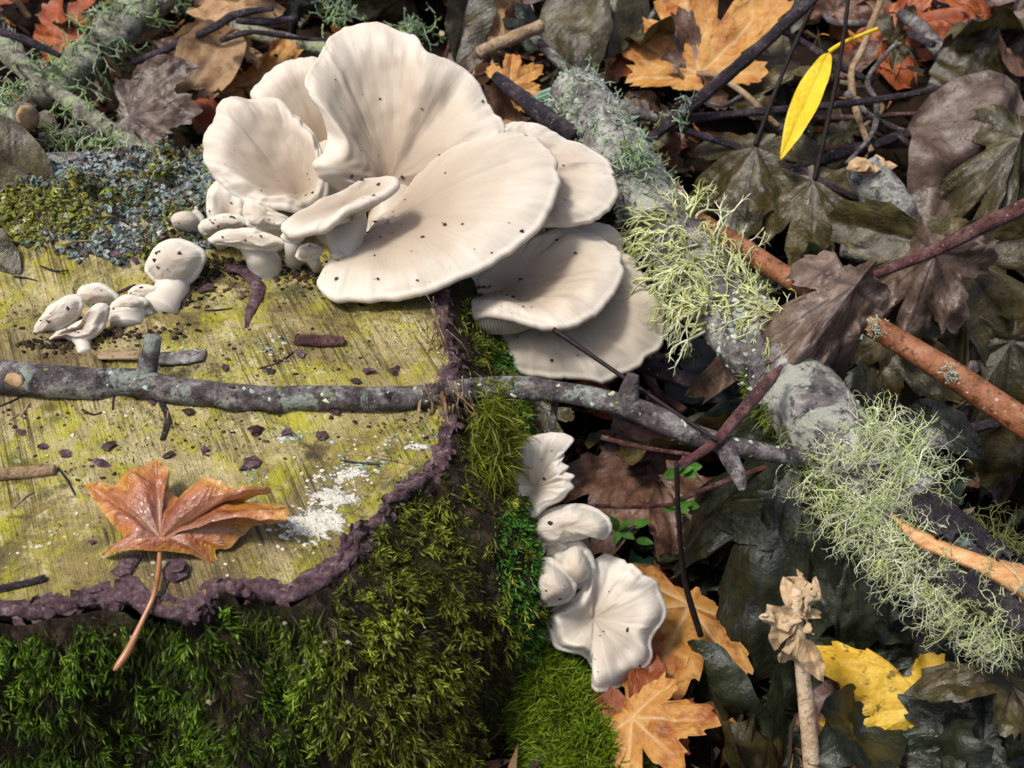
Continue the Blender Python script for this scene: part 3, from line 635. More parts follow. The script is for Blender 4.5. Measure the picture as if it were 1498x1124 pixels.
mushroom('small shelf shaped oyster mushroom seen edge on in front of the cluster', E_, (505, 294, .838), ZP(505, 392, TOP), N=150, Mr=22, th=(.006, .012), dip=.003, dome=.001, roll=.002, wav=.003, fur=.0006, seed=18,
         stem=[(508, 304, .866, 24), (504, 322, .858, 30), (504, 350, .854, 28), (505, 375, .853, 23), (505, 400, .853, 22)], specks=4)
F_ = [(742, 170, .905), (773, 167, .905), (814, 182, .90), (854, 200, .895), (880, 217, .89), (897, 244, .884), (902, 274, .878), (894, 294, .874), (874, 309, .871), (847, 319, .87), (814, 322, .873), (785, 322, .878), (735, 310, .89), (705, 250, .90), (718, 198, .905)]
mushroom('rounded oyster mushroom cap peeping out behind the largest cap', F_, (740, 262, .905), W(690, 400, .885), N=180, Mr=32, th=(.007, .02), dip=.004, dome=.002, roll=.008, wav=.003, fur=.0022, seed=22,
         stem=[(745, 275, .928, 32), (730, 320, .928, 32), (700, 365, .922, 28), (655, 395, .902, 24)], specks=10, furk=1.3)
H_ = [(838, 313, .903), (867, 312, .903), (897, 321, .900), (912, 337, .898), (916, 355, .898), (934, 370, .896), (945, 390, .894), (951, 410, .893), (967, 424, .890), (979, 442, .888), (977, 474, .884), (967, 500, .880), (948, 514, .878), (940, 527, .876), (917, 538, .874), (890, 552, .872), (867, 554, .871), (833, 548, .871), (767, 540, .872), (735, 527, .874), (719, 513, .878), (713, 488, .883), (735, 455, .888), (780, 400, .898), (812, 345, .903)]
mushroom('wide scalloped oyster mushroom lowest on the right side of the cluster', H_, (785, 425, .912), W(670, 440, .87), N=220, Mr=40, th=(.007, .018), dip=.004, dome=.006, roll=.010, wav=.005, fur=.0026, seed=26,
         stem=[(785, 430, .945, 30), (735, 442, .935, 28), (675, 448, .905, 24)], specks=16, furk=1.4)
G_ = [(656, 441, .862), (668, 446, .856), (690, 449, .852), (717, 450, .848), (750, 453, .845), (777, 460, .842), (803, 466, .840), (834, 464, .842), (867, 450, .848), (891, 424, .856), (905, 395, .864), (912, 372, .872), (906, 351, .88), (883, 333, .888), (857, 324, .892), (830, 322, .895), (790, 332, .895), (748, 352, .893), (705, 376, .888), (668, 405, .878)]
Gm = mushroom('funnel shaped oyster mushroom with gills showing below its curled front lip', G_, (735, 412, .892), W(655, 450, .86), N=220, Mr=40, th=(.007, .016), dip=.010, dome=0., roll=.008, wav=.003, fur=.002, seed=30,
         stem=[(735, 425, .928, 30), (700, 455, .908, 28), (662, 462, .885, 24)], specks=18)
# the gilled fold under its front lip
lip = catmull([W(657, 444, 0.870), W(690, 452, 0.862), W(720, 454, 0.858), W(750, 457, 0.856), W(778, 463, 0.854), W(798, 468, 0.854)], 181, False)
low = catmull([W(655, 486, 0.876), W(690, 488, 0.874), W(722, 490, 0.873), W(752, 489, 0.872), W(776, 481, 0.868), W(800, 471, 0.858)], 181, False)
rows = []
for u in np.linspace(0, 1, 14):
    q = lip*(1-u)+low*u; nn = np.array([0, -.75, -.2]); rg = (np.abs((np.arange(181)/181*36) % 1-.5)*2)**1.5
    rows.append(q+np.outer(.004*math.sin(u*math.pi)-.0034*rg*min(1, u*6)*min(1, (1-u)*6+.3), nn))
for u in (.35, .7, 1.):
    rows.append(low+np.outer(1-np.linspace(0, 1, 181)**2, np.array([0, .018, -.012]))*u)
put('lip_gills', mesh('lip_gills', np.concatenate(rows), None, grid_quads(len(rows), 181, False)), MT['gill'], Gm)
# smaller caps on the left of the cluster
mushroom('small upright folded oyster mushroom tucked under the rolled lip', R3([(299, 302), (300, 280), (314, 263), (336, 268), (357, 284), (362, 312), (350, 330), (320, 334), (303, 325)], .868), (335, 318, .88), ZP(345, 355, TOP), 'capw', 90, 16, (.006, .012), dome=.006, roll=.003, wav=.002, fur=.0005, seed=41, gills=30, specks=2,
         stem=[(335, 318, .885, 20), (340, 340, .888, 17), (345, 365, .89, 16)])
mushroom('smooth pale oyster mushroom lobe between the folded one and the shelf', R3([(352, 316), (358, 290), (384, 294), (402, 306), (428, 322), (420, 336), (397, 336), (374, 336), (358, 330)], .862), (392, 318, .868), ZP(400, 360, TOP), 'capw', 90, 16, (.006, .012), dome=.007, roll=.003, wav=.002, fur=.0004, seed=42, gills=30, specks=2,
         stem=[(392, 322, .875, 22), (398, 345, .885, 20), (405, 370, .89, 18)])
mushroom('round white button oyster mushroom on the lichen side of the cluster', R3([(240, 323), (249, 307), (272, 300), (291, 309), (298, 328), (285, 346), (264, 346), (246, 338)], .880), (270, 324, .880), ZP(288, 372, TOP), 'capw', 90, 16, (.007, .010), dome=.010, roll=.004, wav=.001, fur=.0003, seed=43, gills=30, specks=4,
         stem=[(272, 328, .89, 15), (282, 350, .892, 15), (290, 376, .893, 16)])
mushroom('small wedge shaped white oyster mushroom with dark bark crumbs on top', R3([(287, 330), (299, 318), (334, 312), (355, 316), (358, 327), (334, 336), (310, 342), (293, 343)], .862), (325, 327, .862), ZP(325, 368, TOP), 'capw', 90, 16, (.006, .010), dome=.004, roll=.003, wav=.001, fur=.0003, seed=44, gills=30, specks=12,
         stem=[(325, 330, .872, 14), (324, 350, .88, 13), (325, 372, .885, 13)])
mushroom('flat elongated white oyster mushroom below the wedge shaped one', R3([(302, 349), (316, 337), (346, 333), (384, 338), (414, 350), (416, 358), (400, 366), (376, 366), (336, 360), (308, 356)], .848), (362, 350, .850), ZP(380, 396, TOP), 'capw', 110, 18, (.007, .011), dome=.004, roll=.003, wav=.002, fur=.0003, seed=45, gills=36, specks=5,
         stem=[(370, 354, .866, 22), (380, 372, .868, 24), (390, 402, .866, 26)])
mushroom('little pale lobe joining the flat oyster mushroom and the edge-on shelf', R3([(408, 345), (425, 337), (444, 340), (442, 350), (425, 354)], .846), (426, 346, .846), ZP(430, 386, TOP), 'capw', 60, 10, (.005, .008), dome=.003, roll=.002, wav=.001, fur=.0002, seed=46, gills=20, specks=2,
         stem=[(426, 348, .853, 12), (428, 366, .858, 12), (430, 392, .86, 12)])
mushroom('tiny button oyster mushroom under the edge-on shelf', R3([(430, 370), (439, 359), (456, 356), (471, 363), (465, 375), (447, 381), (433, 379)], .842), (450, 368, .842), ZP(466, 396, TOP), 'capw', 60, 12, (.005, .008), dome=.005, roll=.003, wav=.001, fur=.0002, seed=47, gills=20, specks=1,
         stem=[(452, 370, .85, 9), (460, 384, .855, 9), (467, 402, .857, 9)])
mushroom('tiniest oyster mushroom bud against the largest cap', R3([(480, 374), (487, 366), (501, 365), (509, 374), (503, 385), (488, 385)], .842), (494, 375, .842), ZP(494, 396, TOP), 'capw', 60, 12, (.004, .008), dome=.005, roll=.003, wav=.001, fur=.0002, seed=48, gills=0, specks=1,
         stem=[(494, 376, .85, 9), (494, 388, .855, 9), (494, 402, .857, 9)])
# row of young mushrooms on the left
GL = 'young oyster mushrooms on the left of the stump'
mushroom('round tilted white oyster mushroom with thick stem, largest of the young row', R3([(207, 392), (214, 373), (230, 354), (257, 347), (283, 356), (298, 370), (293, 391), (280, 410), (257, 421), (231, 419), (214, 405)], .845), (250, 384, .845), ZP(235, 456, TOP), 'capw', 110, 20, (.006, .012), dome=.009, roll=.004, wav=.001, fur=.0005, seed=51, gills=40, specks=7, group=GL,
         stem=[(250, 395, .855, 26), (250, 420, .853, 25), (240, 440, .848, 26), (230, 462, .842, 31)])
mushroom('rounded white oyster mushroom cap rearmost in the young row', R3([(108, 428), (117, 417), (138, 413), (157, 420), (171, 434), (158, 446), (133, 452), (114, 445)], .838), (140, 432, .838), ZP(148, 474, TOP), 'capw', 80, 14, (.006, .010), dome=.008, roll=.003, wav=.001, fur=.0003, seed=52, gills=24, specks=2, group=GL,
         stem=[(140, 436, .845, 13), (144, 456, .843, 13), (150, 480, .835, 14)])
mushroom('pointed twisted white oyster mushroom at the outer end of the young row', R3([(37, 497), (43, 480), (60, 454), (80, 438), (100, 429), (116, 434), (116, 452), (104, 470), (88, 481), (66, 488), (50, 496)], .815), (82, 463, .818), ZP(90, 496, TOP), 'capw', 90, 16, (.006, .010), dome=.006, roll=.004, wav=.0015, fur=.0004, seed=53, gills=24, specks=7, group=GL,
         stem=[(86, 468, .826, 12), (90, 484, .826, 12), (92, 500, .82, 13)])
mushroom('flared white oyster mushroom with knobbly lip next to the pointed one', R3([(67, 497), (77, 487), (100, 477), (120, 464), (133, 447), (146, 442), (156, 450), (151, 470), (145, 485), (127, 498), (107, 503), (87, 495)], .806), (118, 482, .812), ZP(122, 520, TOP), 'capw', 90, 16, (.006, .010), dome=.003, dip=.002, roll=.003, wav=.002, fur=.0004, seed=54, gills=24, specks=6, group=GL,
         stem=[(116, 490, .815, 16), (120, 502, .813, 14), (124, 522, .808, 12)])
mushroom('half round white oyster mushroom on a broad short stem in the young row', R3([(155, 452), (162, 440), (182, 432), (207, 434), (214, 443), (198, 453), (176, 461), (157, 461)], .825), (185, 446, .827), ZP(186, 478, TOP), 'capw', 80, 14, (.006, .010), dome=.005, roll=.003, wav=.001, fur=.0003, seed=55, gills=24, specks=2, group=GL,
         stem=[(185, 450, .833, 26), (186, 462, .833, 27), (186, 482, .828, 25)])
mushroom('narrow white oyster mushroom sliver against the largest of the young row', R3([(184, 428), (198, 417), (228, 419), (235, 427), (220, 435), (200, 438)], .838), (210, 428, .84), ZP(212, 466, TOP), 'capw', 60, 12, (.005, .008), dome=.003, roll=.002, wav=.001, fur=.0003, seed=56, gills=20, specks=2, group=GL,
         stem=[(210, 430, .846, 13), (212, 450, .843, 14), (213, 470, .836, 15)])
# lower cluster on the right flank
mushroom('ragged torn white oyster mushroom standing highest on the flank of the stump', R3([(762, 650), (777, 638), (810, 633), (833, 637), (839, 647), (826, 649), (821, 660), (826, 668), (822, 676), (833, 683), (829, 690), (841, 697), (835, 705), (840, 714), (833, 720), (820, 734), (800, 744), (777, 764), (762, 775), (752, 750), (751, 710), (748, 684), (757, 665)], .758, {22: .763, 21: .768}), (782, 715, .768), W(752, 745, .79), 'capw', 150, 24, (.005, .012), dip=.002, roll=.003, wav=.004, fur=.0006, seed=61, gills=50, specks=3,
         stem=[(778, 725, .776, 26), (764, 745, .783, 24), (745, 765, .79, 22)], furk=2.2)
mushroom('domed white oyster mushroom with drooping lip under the torn one', R3([(770, 772), (783, 757), (795, 749), (817, 741), (847, 738), (877, 747), (895, 763), (897, 779), (885, 792), (874, 785), (853, 791), (827, 795), (797, 801), (778, 786)], .763), (825, 770, .768), W(775, 800, .78), 'capw', 140, 24, (.005, .012), dome=.010, roll=.005, wav=.002, fur=.0006, seed=62, gills=50, specks=1,
         stem=[(820, 780, .778, 30), (800, 800, .783, 24), (772, 815, .787, 20)])
mushroom('small pale oyster mushroom lobe squeezed between the flank caps', R3([(771, 782), (786, 779), (797, 803), (793, 817), (780, 818), (770, 800)], .766), (783, 800, .768), W(765, 805, .785), 'capw', 60, 12, (.004, .008), dome=.004, roll=.002, wav=.001, fur=.0003, seed=63, gills=0, specks=0,
         stem=[(782, 800, .773, 10), (772, 805, .78, 10), (762, 808, .788, 10)])
mushroom('egg shaped white oyster mushroom pressed against the emerald moss', R3([(776, 832), (795, 818), (818, 823), (837, 840), (846, 860), (838, 880), (814, 891), (788, 889), (776, 865)], .752), (812, 855, .752), W(778, 862, .772), 'capw', 100, 18, (.008, .012), dome=.013, roll=.005, wav=.001, fur=.0002, seed=64, gills=0, specks=3,
         stem=[(808, 856, .762, 16), (790, 860, .77, 16), (772, 862, .778, 16)])
mushroom('bulging cream oyster mushroom wedged behind the egg shaped one', R3([(806, 826), (822, 798), (848, 792), (867, 812), (874, 838), (864, 858), (842, 866), (815, 850)], .765), (842, 828, .765), W(785, 850, .785), 'capw', 100, 18, (.008, .012), dome=.013, roll=.005, wav=.001, fur=.0002, seed=65, gills=0, specks=0,
         stem=[(836, 830, .775, 18), (812, 842, .782, 18), (782, 852, .79, 17)])
Q6 = [(797, 900), (818, 884), (845, 868), (862, 842), (872, 818), (897, 813), (927, 826), (947, 841), (965, 853), (976, 880), (981, 901), (974, 917), (962, 928), (957, 949), (957, 969), (940, 992), (917, 1009), (884, 1018), (867, 1010), (868, 984), (853, 963), (830, 957), (810, 947), (802, 922)]
mushroom('large frilled white oyster mushroom hanging lowest above the mossy root', R3(Q6, .765, {4: .775, 5: .772, 6: .768, 16: .755, 17: .753, 18: .755}), (868, 905, .776), W(795, 925, .785), 'capw', 220, 36, (.006, .014), dip=.002, dome=.004, roll=.008, wav=.009, fur=.0007, seed=66, gills=70, specks=8,
         stem=[(862, 908, .800, 24), (820, 918, .797, 24), (785, 925, .79, 22)], furk=1.8)
# ------------------------------------------------------------ wood lying about
def stick(name, label, pts, mat, sides=12, seg=None, rough=.12, rs=90, cat='twig', group=None, seed=0, stubs=(), knots=()):
    """pts [(px,py,depth,rad_px)]; stubs: further tubes of the same piece"""
    parts = []
    for k, pp in enumerate([pts]+list(stubs)):
        P, R = wire(pp); L = np.sum(np.linalg.norm(P[1:]-P[:-1], axis=1))
        n = seg or max(6, min(160, int(L/max(R.mean()*.6, .0012))))
        parts.append(tube(P, R, sides, n, rough, rs, seed+k))
    for (a, b, c, r) in knots:
        q = blobs([W(a, b, c)], [r*c/FPX], .8, np.array([[0, -.5, .8]]), .3); parts.append((q[0], q[1], q[2], {'al': np.zeros(23)}))
    V = cat_meshes(parts); c = np.asarray(V[0]); org = c[np.argmin(c[:, 2])]
    o = put(name, mesh(name, *V[:3], attrs=V[3]), MT[mat], None, org); tag(o, label, cat, group); return o
def onb(pts, lift):                            # centre-line of a piece lying on the stump: [(px,py,rad_px)] -> with depth
    out = []
    for a, b, r in pts:
        p = otp(a, b+r*.75); t = (p-CAM)@FWD; out.append((a, b, t-.3*r*t/FPX, r))
    return out
MB = onb([(-90, 545, 24), (0, 552, 24), (100, 560, 24), (200, 562, 22), (260, 572, 20), (330, 580, 19), (400, 584, 19), (480, 582, 18), (560, 584, 18), (625, 579, 18)], 0)
MB += [(700, 570, .772, 17), (760, 568, .766, 17), (830, 575, .76, 16), (900, 590, .754, 17), (960, 612, .75, 17), (1010, 634, .747, 16), (1062, 650, .746, 15), (1110, 660, .75, 14), (1150, 668, .757, 12), (1185, 672, .77, 10)]
stick('fallen_branch', 'grey lichen-flecked branch lying across the stump towards the lichen log', MB, 'branch', 22, 170, .09, 70, 'branch', seed=5,
      stubs=[[(212, 556, MB[3][2], 17), (217, 528, MB[3][2]-.004, 14), (222, 505, MB[3][2]-.008, 13), (224, 492, MB[3][2]-.01, 12)],
             [(918, 590, .752, 16), (922, 565, .748, 13), (926, 548, .746, 9)],
             [(1060, 650, .744, 15), (1072, 680, .735, 13), (1082, 700, .73, 11), (1086, 718, .728, 5)],
             [(815, 575, .765, 6), (811, 598, .77, 5), (808, 628, .775, 5)]],
      knots=[(24, 552, .74, 13), (150, 548, .75, 7), (340, 566, .74, 6), (560, 570, .745, 6), (690, 560, .765, 7)])
e = np.array([W(22, 556, .726)]); 
MBO = bpy.data.objects['fallen_branch']
q = blobs(e, .0055, .35, np.array([[-.1, -.75, .6]]), .12); put('knot_scar', mesh('knot_scar', *q[:3]), MT['cutend'], MBO)
# lichen scabs on the branch
n = 150; idx = RNG.uniform(0, len(MB)-1.01, n); i0 = idx.astype(int); f = (idx-i0)[:, None]; mb = np.array(MB); c = mb[i0]*(1-f)+mb[i0+1]*f
pts = np.array([W(a, b-r*u, t-r*t/FPX*math.sqrt(max(0., 1-u*u))*.93) for (a, b, t, r), u in zip(c, RNG.uniform(-.6, .75, n))])
q = blobs(pts, RNG.uniform(.0006, .0024, n), .35, CAM-pts, .5, np.array([(.42, .54, .46), (.50, .58, .36), (.60, .62, .56), (.22, .30, .06)])[RNG.integers(0, 4, n)]*RNG.uniform(.6, 1.1, (n, 1)))
put('lichen_scabs', mesh('lichen_scabs', *q[:3], attrs=q[3]), MT['flake'], MBO, kind='stuff')

# the lichen-clad log on the right
LP = [(840, 130, 1.02, 40), (905, 225, .97, 45), (960, 320, .935, 47), (1030, 410, .895, 50), (1100, 495, .855, 56), (1180, 595, .805, 62), (1255, 680, .775, 64), (1330, 752, .752, 62)]
LD = [(1285, 715, .764, 60), (1345, 775, .748, 64), (1425, 842, .725, 62), (1500, 890, .712, 60), (1590, 945, .70, 55), (1750, 1030, .69, 48)]
lp, lr = wire(LP); lv = tube(lp, lr, 36, 150, .10, 40, 8)
LOG = empty('fallen_log', lp[0]*0+np.array([lp[-1][0], lp[-1][1], lp[-1][2]-.03]), 'fallen log clad in pale green beard lichen with a strip of bare orange wood', 'log')
put('pale_bark', mesh('pale_bark', *lv[:3], attrs=lv[3]), MT['log'], LOG)
dp, dr = wire(LD); dv = tube(dp, dr, 36, 110, .14, 45, 9)
db = put('dark_bark', mesh('dark_bark', *dv[:3], attrs=dv[3]), MT['dlog'], LOG); db['label'] = 'wet blackish bark at the thick end'
def surf(px, py, off):
    """depth of the dark log's surface under a photo point, lifted by off"""
    best = None
    for (a, b, t, r), (c, d, u, q) in zip(LD[:-1], LD[1:]):
        e = np.array([c-a, d-b], float); f = np.clip(((px-a)*e[0]+(py-b)*e[1])/(e@e), 0, 1); dd = math.hypot(px-a-f*e[0], py-b-f*e[1])
        if best is None or dd < best[0]: best = (dd, t+(u-t)*f, r+(q-r)*f)
    dd, t, r = best; return t-math.sqrt(max(r*r-dd*dd, 0))*t/FPX-off
def ribbon(name, up, lo, off, mat, n=90, m=12, jag=0., seed=0):
    U = catmull([(a, b, 0) for a, b in up], n, False); D = catmull([(a, b, 0) for a, b in lo], n, False); rows = []
    if jag: U[:, 1] += jag*fbm(U*.09, seed, 4)*2; D[:, 1] += jag*fbm(D*.09, seed+3, 4)*2
    for v in np.linspace(0, 1, m):
        e = off*(1-abs(2*v-1)**6*1.5); rows.append([W(a, b, surf(a, b, e)) for a, b, _ in U*(1-v)+D*v])
    V = np.array(rows); V = V+nrm(CAM-V)*(.0010*fbm(V*150, seed, 3))[..., None]
    put(name, mesh(name, V.reshape(-1, 3), None, grid_quads(m, n, False)), MT[mat], LOG)
ribbon('bare_wood_strip', [(1305, 752), (1340, 772), (1395, 796), (1450, 812), (1520, 834), (1640, 890)], [(1306, 760), (1340, 800), (1380, 818), (1440, 845), (1520, 892), (1640, 950)], .0045, 'bare', seed=3)
ribbon('bark_flake', [(1365, 770), (1420, 775), (1480, 795), (1560, 830), (1640, 870)], [(1375, 785), (1420, 800), (1480, 818), (1560, 848), (1640, 885)], .0085, 'dlog', jag=14, seed=5)
ribbon('bark_flake', [(1352, 812), (1390, 824), (1440, 846), (1500, 884), (1580, 925)], [(1345, 845), (1390, 885), (1440, 905), (1500, 930), (1580, 960)], .0075, 'dlog', jag=12, seed=8)

def lichen(seeds, r0, depth, forks, curl, cols, steps=4, grav=.15, shrink=.72):
    """branching strands as tapered three-sided prisms; seeds [(pos, dir, length)]"""
    A, B, RA, RB, CC = [], [], [], [], []
    def grow(p, d, L, r, k, c):
        st = L/steps; cv = Vector((random.gauss(0, curl), random.gauss(0, curl), random.gauss(0, curl)))
        for i in range(steps):
            d = (d+cv*.5+Vector((random.gauss(0, curl*.4), random.gauss(0, curl*.4), random.gauss(0, curl*.4)-grav*.25))).normalized(); q = p+d*st; rb = r*(.93 if i < steps-1 or k else .45)
            A.append(p[:]); B.append(q[:]); RA.append(r); RB.append(rb); CC.append(c); p, r = q, rb
        if k:
            nb = random.choice(forks)
            for _ in range(nb):
                e = Vector((random.gauss(0, 1), random.gauss(0, 1), random.gauss(0, 1))); e = (e-d*e.dot(d)).normalized()
                grow(p, (d+e*random.uniform(.35, .85)).normalized(), L*shrink*random.uniform(.7, 1.2), r*.80, k-1, tuple(x*1.04 for x in c))
    for p, d, L in seeds:
        c = np.array(random.choice(cols))*random.uniform(.75, 1.15); grow(Vector(p), Vector(d).normalized(), L, r0*random.uniform(.5, 1.35), depth, tuple(c))
    A, B, RA, RB, CC = map(np.array, (A, B, RA, RB, CC)); d = nrm(B-A); x = nrm(np.cross(d, [.31, .52, .79])); y = np.cross(d, x); V = []
    for P, R in ((A, RA), (B, RB)):
        for k in range(3):
            t = 2*math.pi*k/3; V.append(P+(x*math.cos(t)+y*math.sin(t)*.8)*R[:, None])
    V = np.stack(V, 1).reshape(-1, 3); i = np.arange(len(A))*6
    Q = np.concatenate([np.stack([i+k, i+(k+1) % 3, i+3+(k+1) % 3, i+3+k], 1) for k in range(3)])
    return V, None, Q, {'Col': np.repeat(CC, 6, 0)}
def log_seeds(lo, hi, n, L, path, rad, ang=(-1.4, 1.2), out=.75, along=.5, bias=(0, 0, 0)):
    PR = catmull(np.concatenate([path, rad[:, None]], 1), 200, False); S = []
    for _ in range(n):
        u = random.uniform(lo, hi); k = int(u*198); p, r = PR[k, :3], PR[k, 3]; tg = nrm(PR[k+1, :3]-PR[k, :3])
        v = CAM-p; v = nrm(v-tg*(v@tg)); s = np.cross(tg, v); a = random.uniform(*ang); o = v*math.cos(a)+s*math.sin(a)
        S.append((p+o*r*.95, nrm(o*out+tg*random.gauss(0, along)+RNG.normal(size=3)*.35+np.array(bias)), L*random.uniform(.6, 1.25)))
    return S
LC = [(.66, .68, .30), (.72, .75, .40), (.56, .60, .22), (.76, .79, .52)]
DIRT = (-.35, -.15, -.25)
V = lichen(log_seeds(.37, .60, 190, .0125, lp, lr, (-1.7, 1.3), .7, .6, DIRT), .0017, 3, (2, 2, 3), .16, LC, 4, .3)
put('antler_lichen', mesh('antler_lichen', *V[:3], attrs=V[3]), MT['lichen'], LOG, kind='stuff')
V = lichen(log_seeds(.60, .70, 40, .012, lp, lr, (-1.8, -.3), .6, .5, (-.5, -.2, -.2)), .0016, 3, (2, 2, 3), .16, LC, 4, .2)
put('antler_lichen', mesh('antler_lichen', *V[:3], attrs=V[3]), MT['lichen'], LOG, kind='stuff')
V = lichen(log_seeds(.88, .998, 270, .013, lp, lr, (-1.6, 1.5), .7, .8), .00072, 3, (2, 2, 2, 3), .5, [(.66, .73, .36), (.74, .79, .50), (.58, .67, .26), (.78, .82, .60)], 5, .15)
put('beard_lichen', mesh('beard_lichen', *V[:3], attrs=V[3]), MT['lichen'], LOG, kind='stuff')
V = lichen(log_seeds(.08, .52, 330, .012, dp, dr, (.0, 1.5), .6, .8), .00072, 3, (2, 2, 2, 3), .5, [(.66, .73, .36), (.74, .79, .50), (.58, .67, .26), (.78, .82, .60)], 5, .1)
put('beard_lichen', mesh('beard_lichen', *V[:3], attrs=V[3]), MT['lichen'], LOG, kind='stuff')
V = lichen(log_seeds(.02, .33, 150, .006, lp, lr, (-1.5, 1.4), .8, .5), .0008, 2, (2, 3), .35, [(.30, .42, .20), (.36, .48, .30), (.46, .54, .42)], 3, .1)
put('tufted_lichen', mesh('tufted_lichen', *V[:3], attrs=V[3]), MT['lichen'], LOG, kind='stuff')
V = lichen(log_seeds(.30, .62, 60, .010, dp, dr, (-1.9, -1.2), .6, .6), .0005, 3, (2, 3), .6, [(.16, .17, .05), (.22, .24, .08)], 4, .5)
put('brown_moss', mesh('brown_moss', *V[:3], attrs=V[3]), MT['lichen'], LOG, kind='stuff')
S = log_seeds(.72, .95, 90, .01, lp, lr, (.7, 1.5)); P_ = np.array([s[0] for s in S]); N_ = np.array([s[1] for s in S])
V = tufts(P_, nrm(N_), 14, RNG.uniform(.006, .012, len(S)), .0009, RNG.uniform(-.3, .3, len(S)), np.tile([.05, .08, .006], (len(S), 1)), np.tile([.22, .28, .03], (len(S), 1)), 1.2)
put('log_moss', mesh('log_moss', *V[:3], smooth=False, attrs=V[3]), MT['moss'], LOG, kind='stuff')
P_, N_ = [], []
for lo, hi, pa, ra in ((.0, .99, lp, lr),):
    S = log_seeds(lo, hi, 900, .01, pa, ra, (-1.5, 1.5)); P_ += [s[0] for s in S]; N_ += [s[0]*0+nrm(CAM-s[0]) for s in S]
P_ = np.array(P_); N_ = np.array(N_); n = len(P_)
V = blobs(P_, RNG.uniform(.0008, .003, n), .25, N_, .5, np.array([(.50, .56, .46), (.42, .50, .34), (.16, .14, .13), (.56, .58, .52), (.30, .40, .30)])[RNG.integers(0, 5, n)]*RNG.uniform(.6, 1.15, (n, 1)))
put('crust_flakes', mesh('crust_flakes', *V[:3], attrs=V[3]), MT['flake'], LOG, kind='stuff')

stick('bare_stick', 'smooth orange-brown stick slanting above the lichen log', [(930, 245, .97, 10), (985, 300, .94, 12), (1060, 345, .90, 14), (1130, 392, .86, 15), (1195, 430, .83, 16), (1290, 485, .80, 17), (1380, 540, .775, 19), (1470, 600, .755, 21), (1580, 675, .735, 23)], 'stick', 18, 120, .04, 40, 'stick', seed=3)
BS = bpy.data.objects['bare_stick']
for (a, b, t, r) in ((1280, 478, .790, 13), (1390, 548, .763, 11), (1072, 352, .893, 8)):
    S = [(W(a+random.gauss(0, r*.5), b+random.gauss(0, r*.7), t), RNG.normal(size=3)+np.array([0, -.8, .4]), .0025) for _ in range(34)]
    V = lichen(S, .0005, 1, (2, 3), .4, [(.5, .58, .46), (.42, .52, .36)], 2); put('lichen_tuft', mesh('lichen_tuft', *V[:3], attrs=V[3]), MT['lichen'], BS, kind='stuff')
stick('red_twig', 'knuckled reddish twig rising from the end of the grey branch', [(995, 682, .735, 7), (1045, 648, .735, 8), (1075, 615, .742, 9), (1105, 580, .752, 10), (1130, 552, .765, 8), (1143, 536, .772, 3)], 'redtwig', 10, 60, .12, 120, seed=4)
stick('red_twig', 'ridged reddish twig holding the grey hanging leaves', [(1255, 412, .80, 5), (1310, 390, .80, 8), (1370, 365, .795, 10), (1430, 335, .785, 11), (1500, 302, .775, 12), (1600, 250, .76, 12)], 'redtwig', 12, 80, .12, 120, seed=9)
stick('broken_stick', 'thick broken grey stick with splintered orange top leaning in the leaves', [(1262, 240, .985, 22), (1275, 262, .985, 30), (1305, 310, .99, 31), (1340, 368, .995, 30), (1390, 450, 1.0, 28)], 'log', 18, 60, .16, 60, 'stick', seed=14)
o = bpy.data.objects['broken_stick']; q = blobs(np.array([W(1256+i*9, 242+((i*7) % 3)*4, .965+.004*i) for i in range(5)]), .007, .5, np.array([-.3, -.4, .8]), .5); put('splintered_end', mesh('splintered_end', *q[:3], smooth=False), MT['cutend'], o)
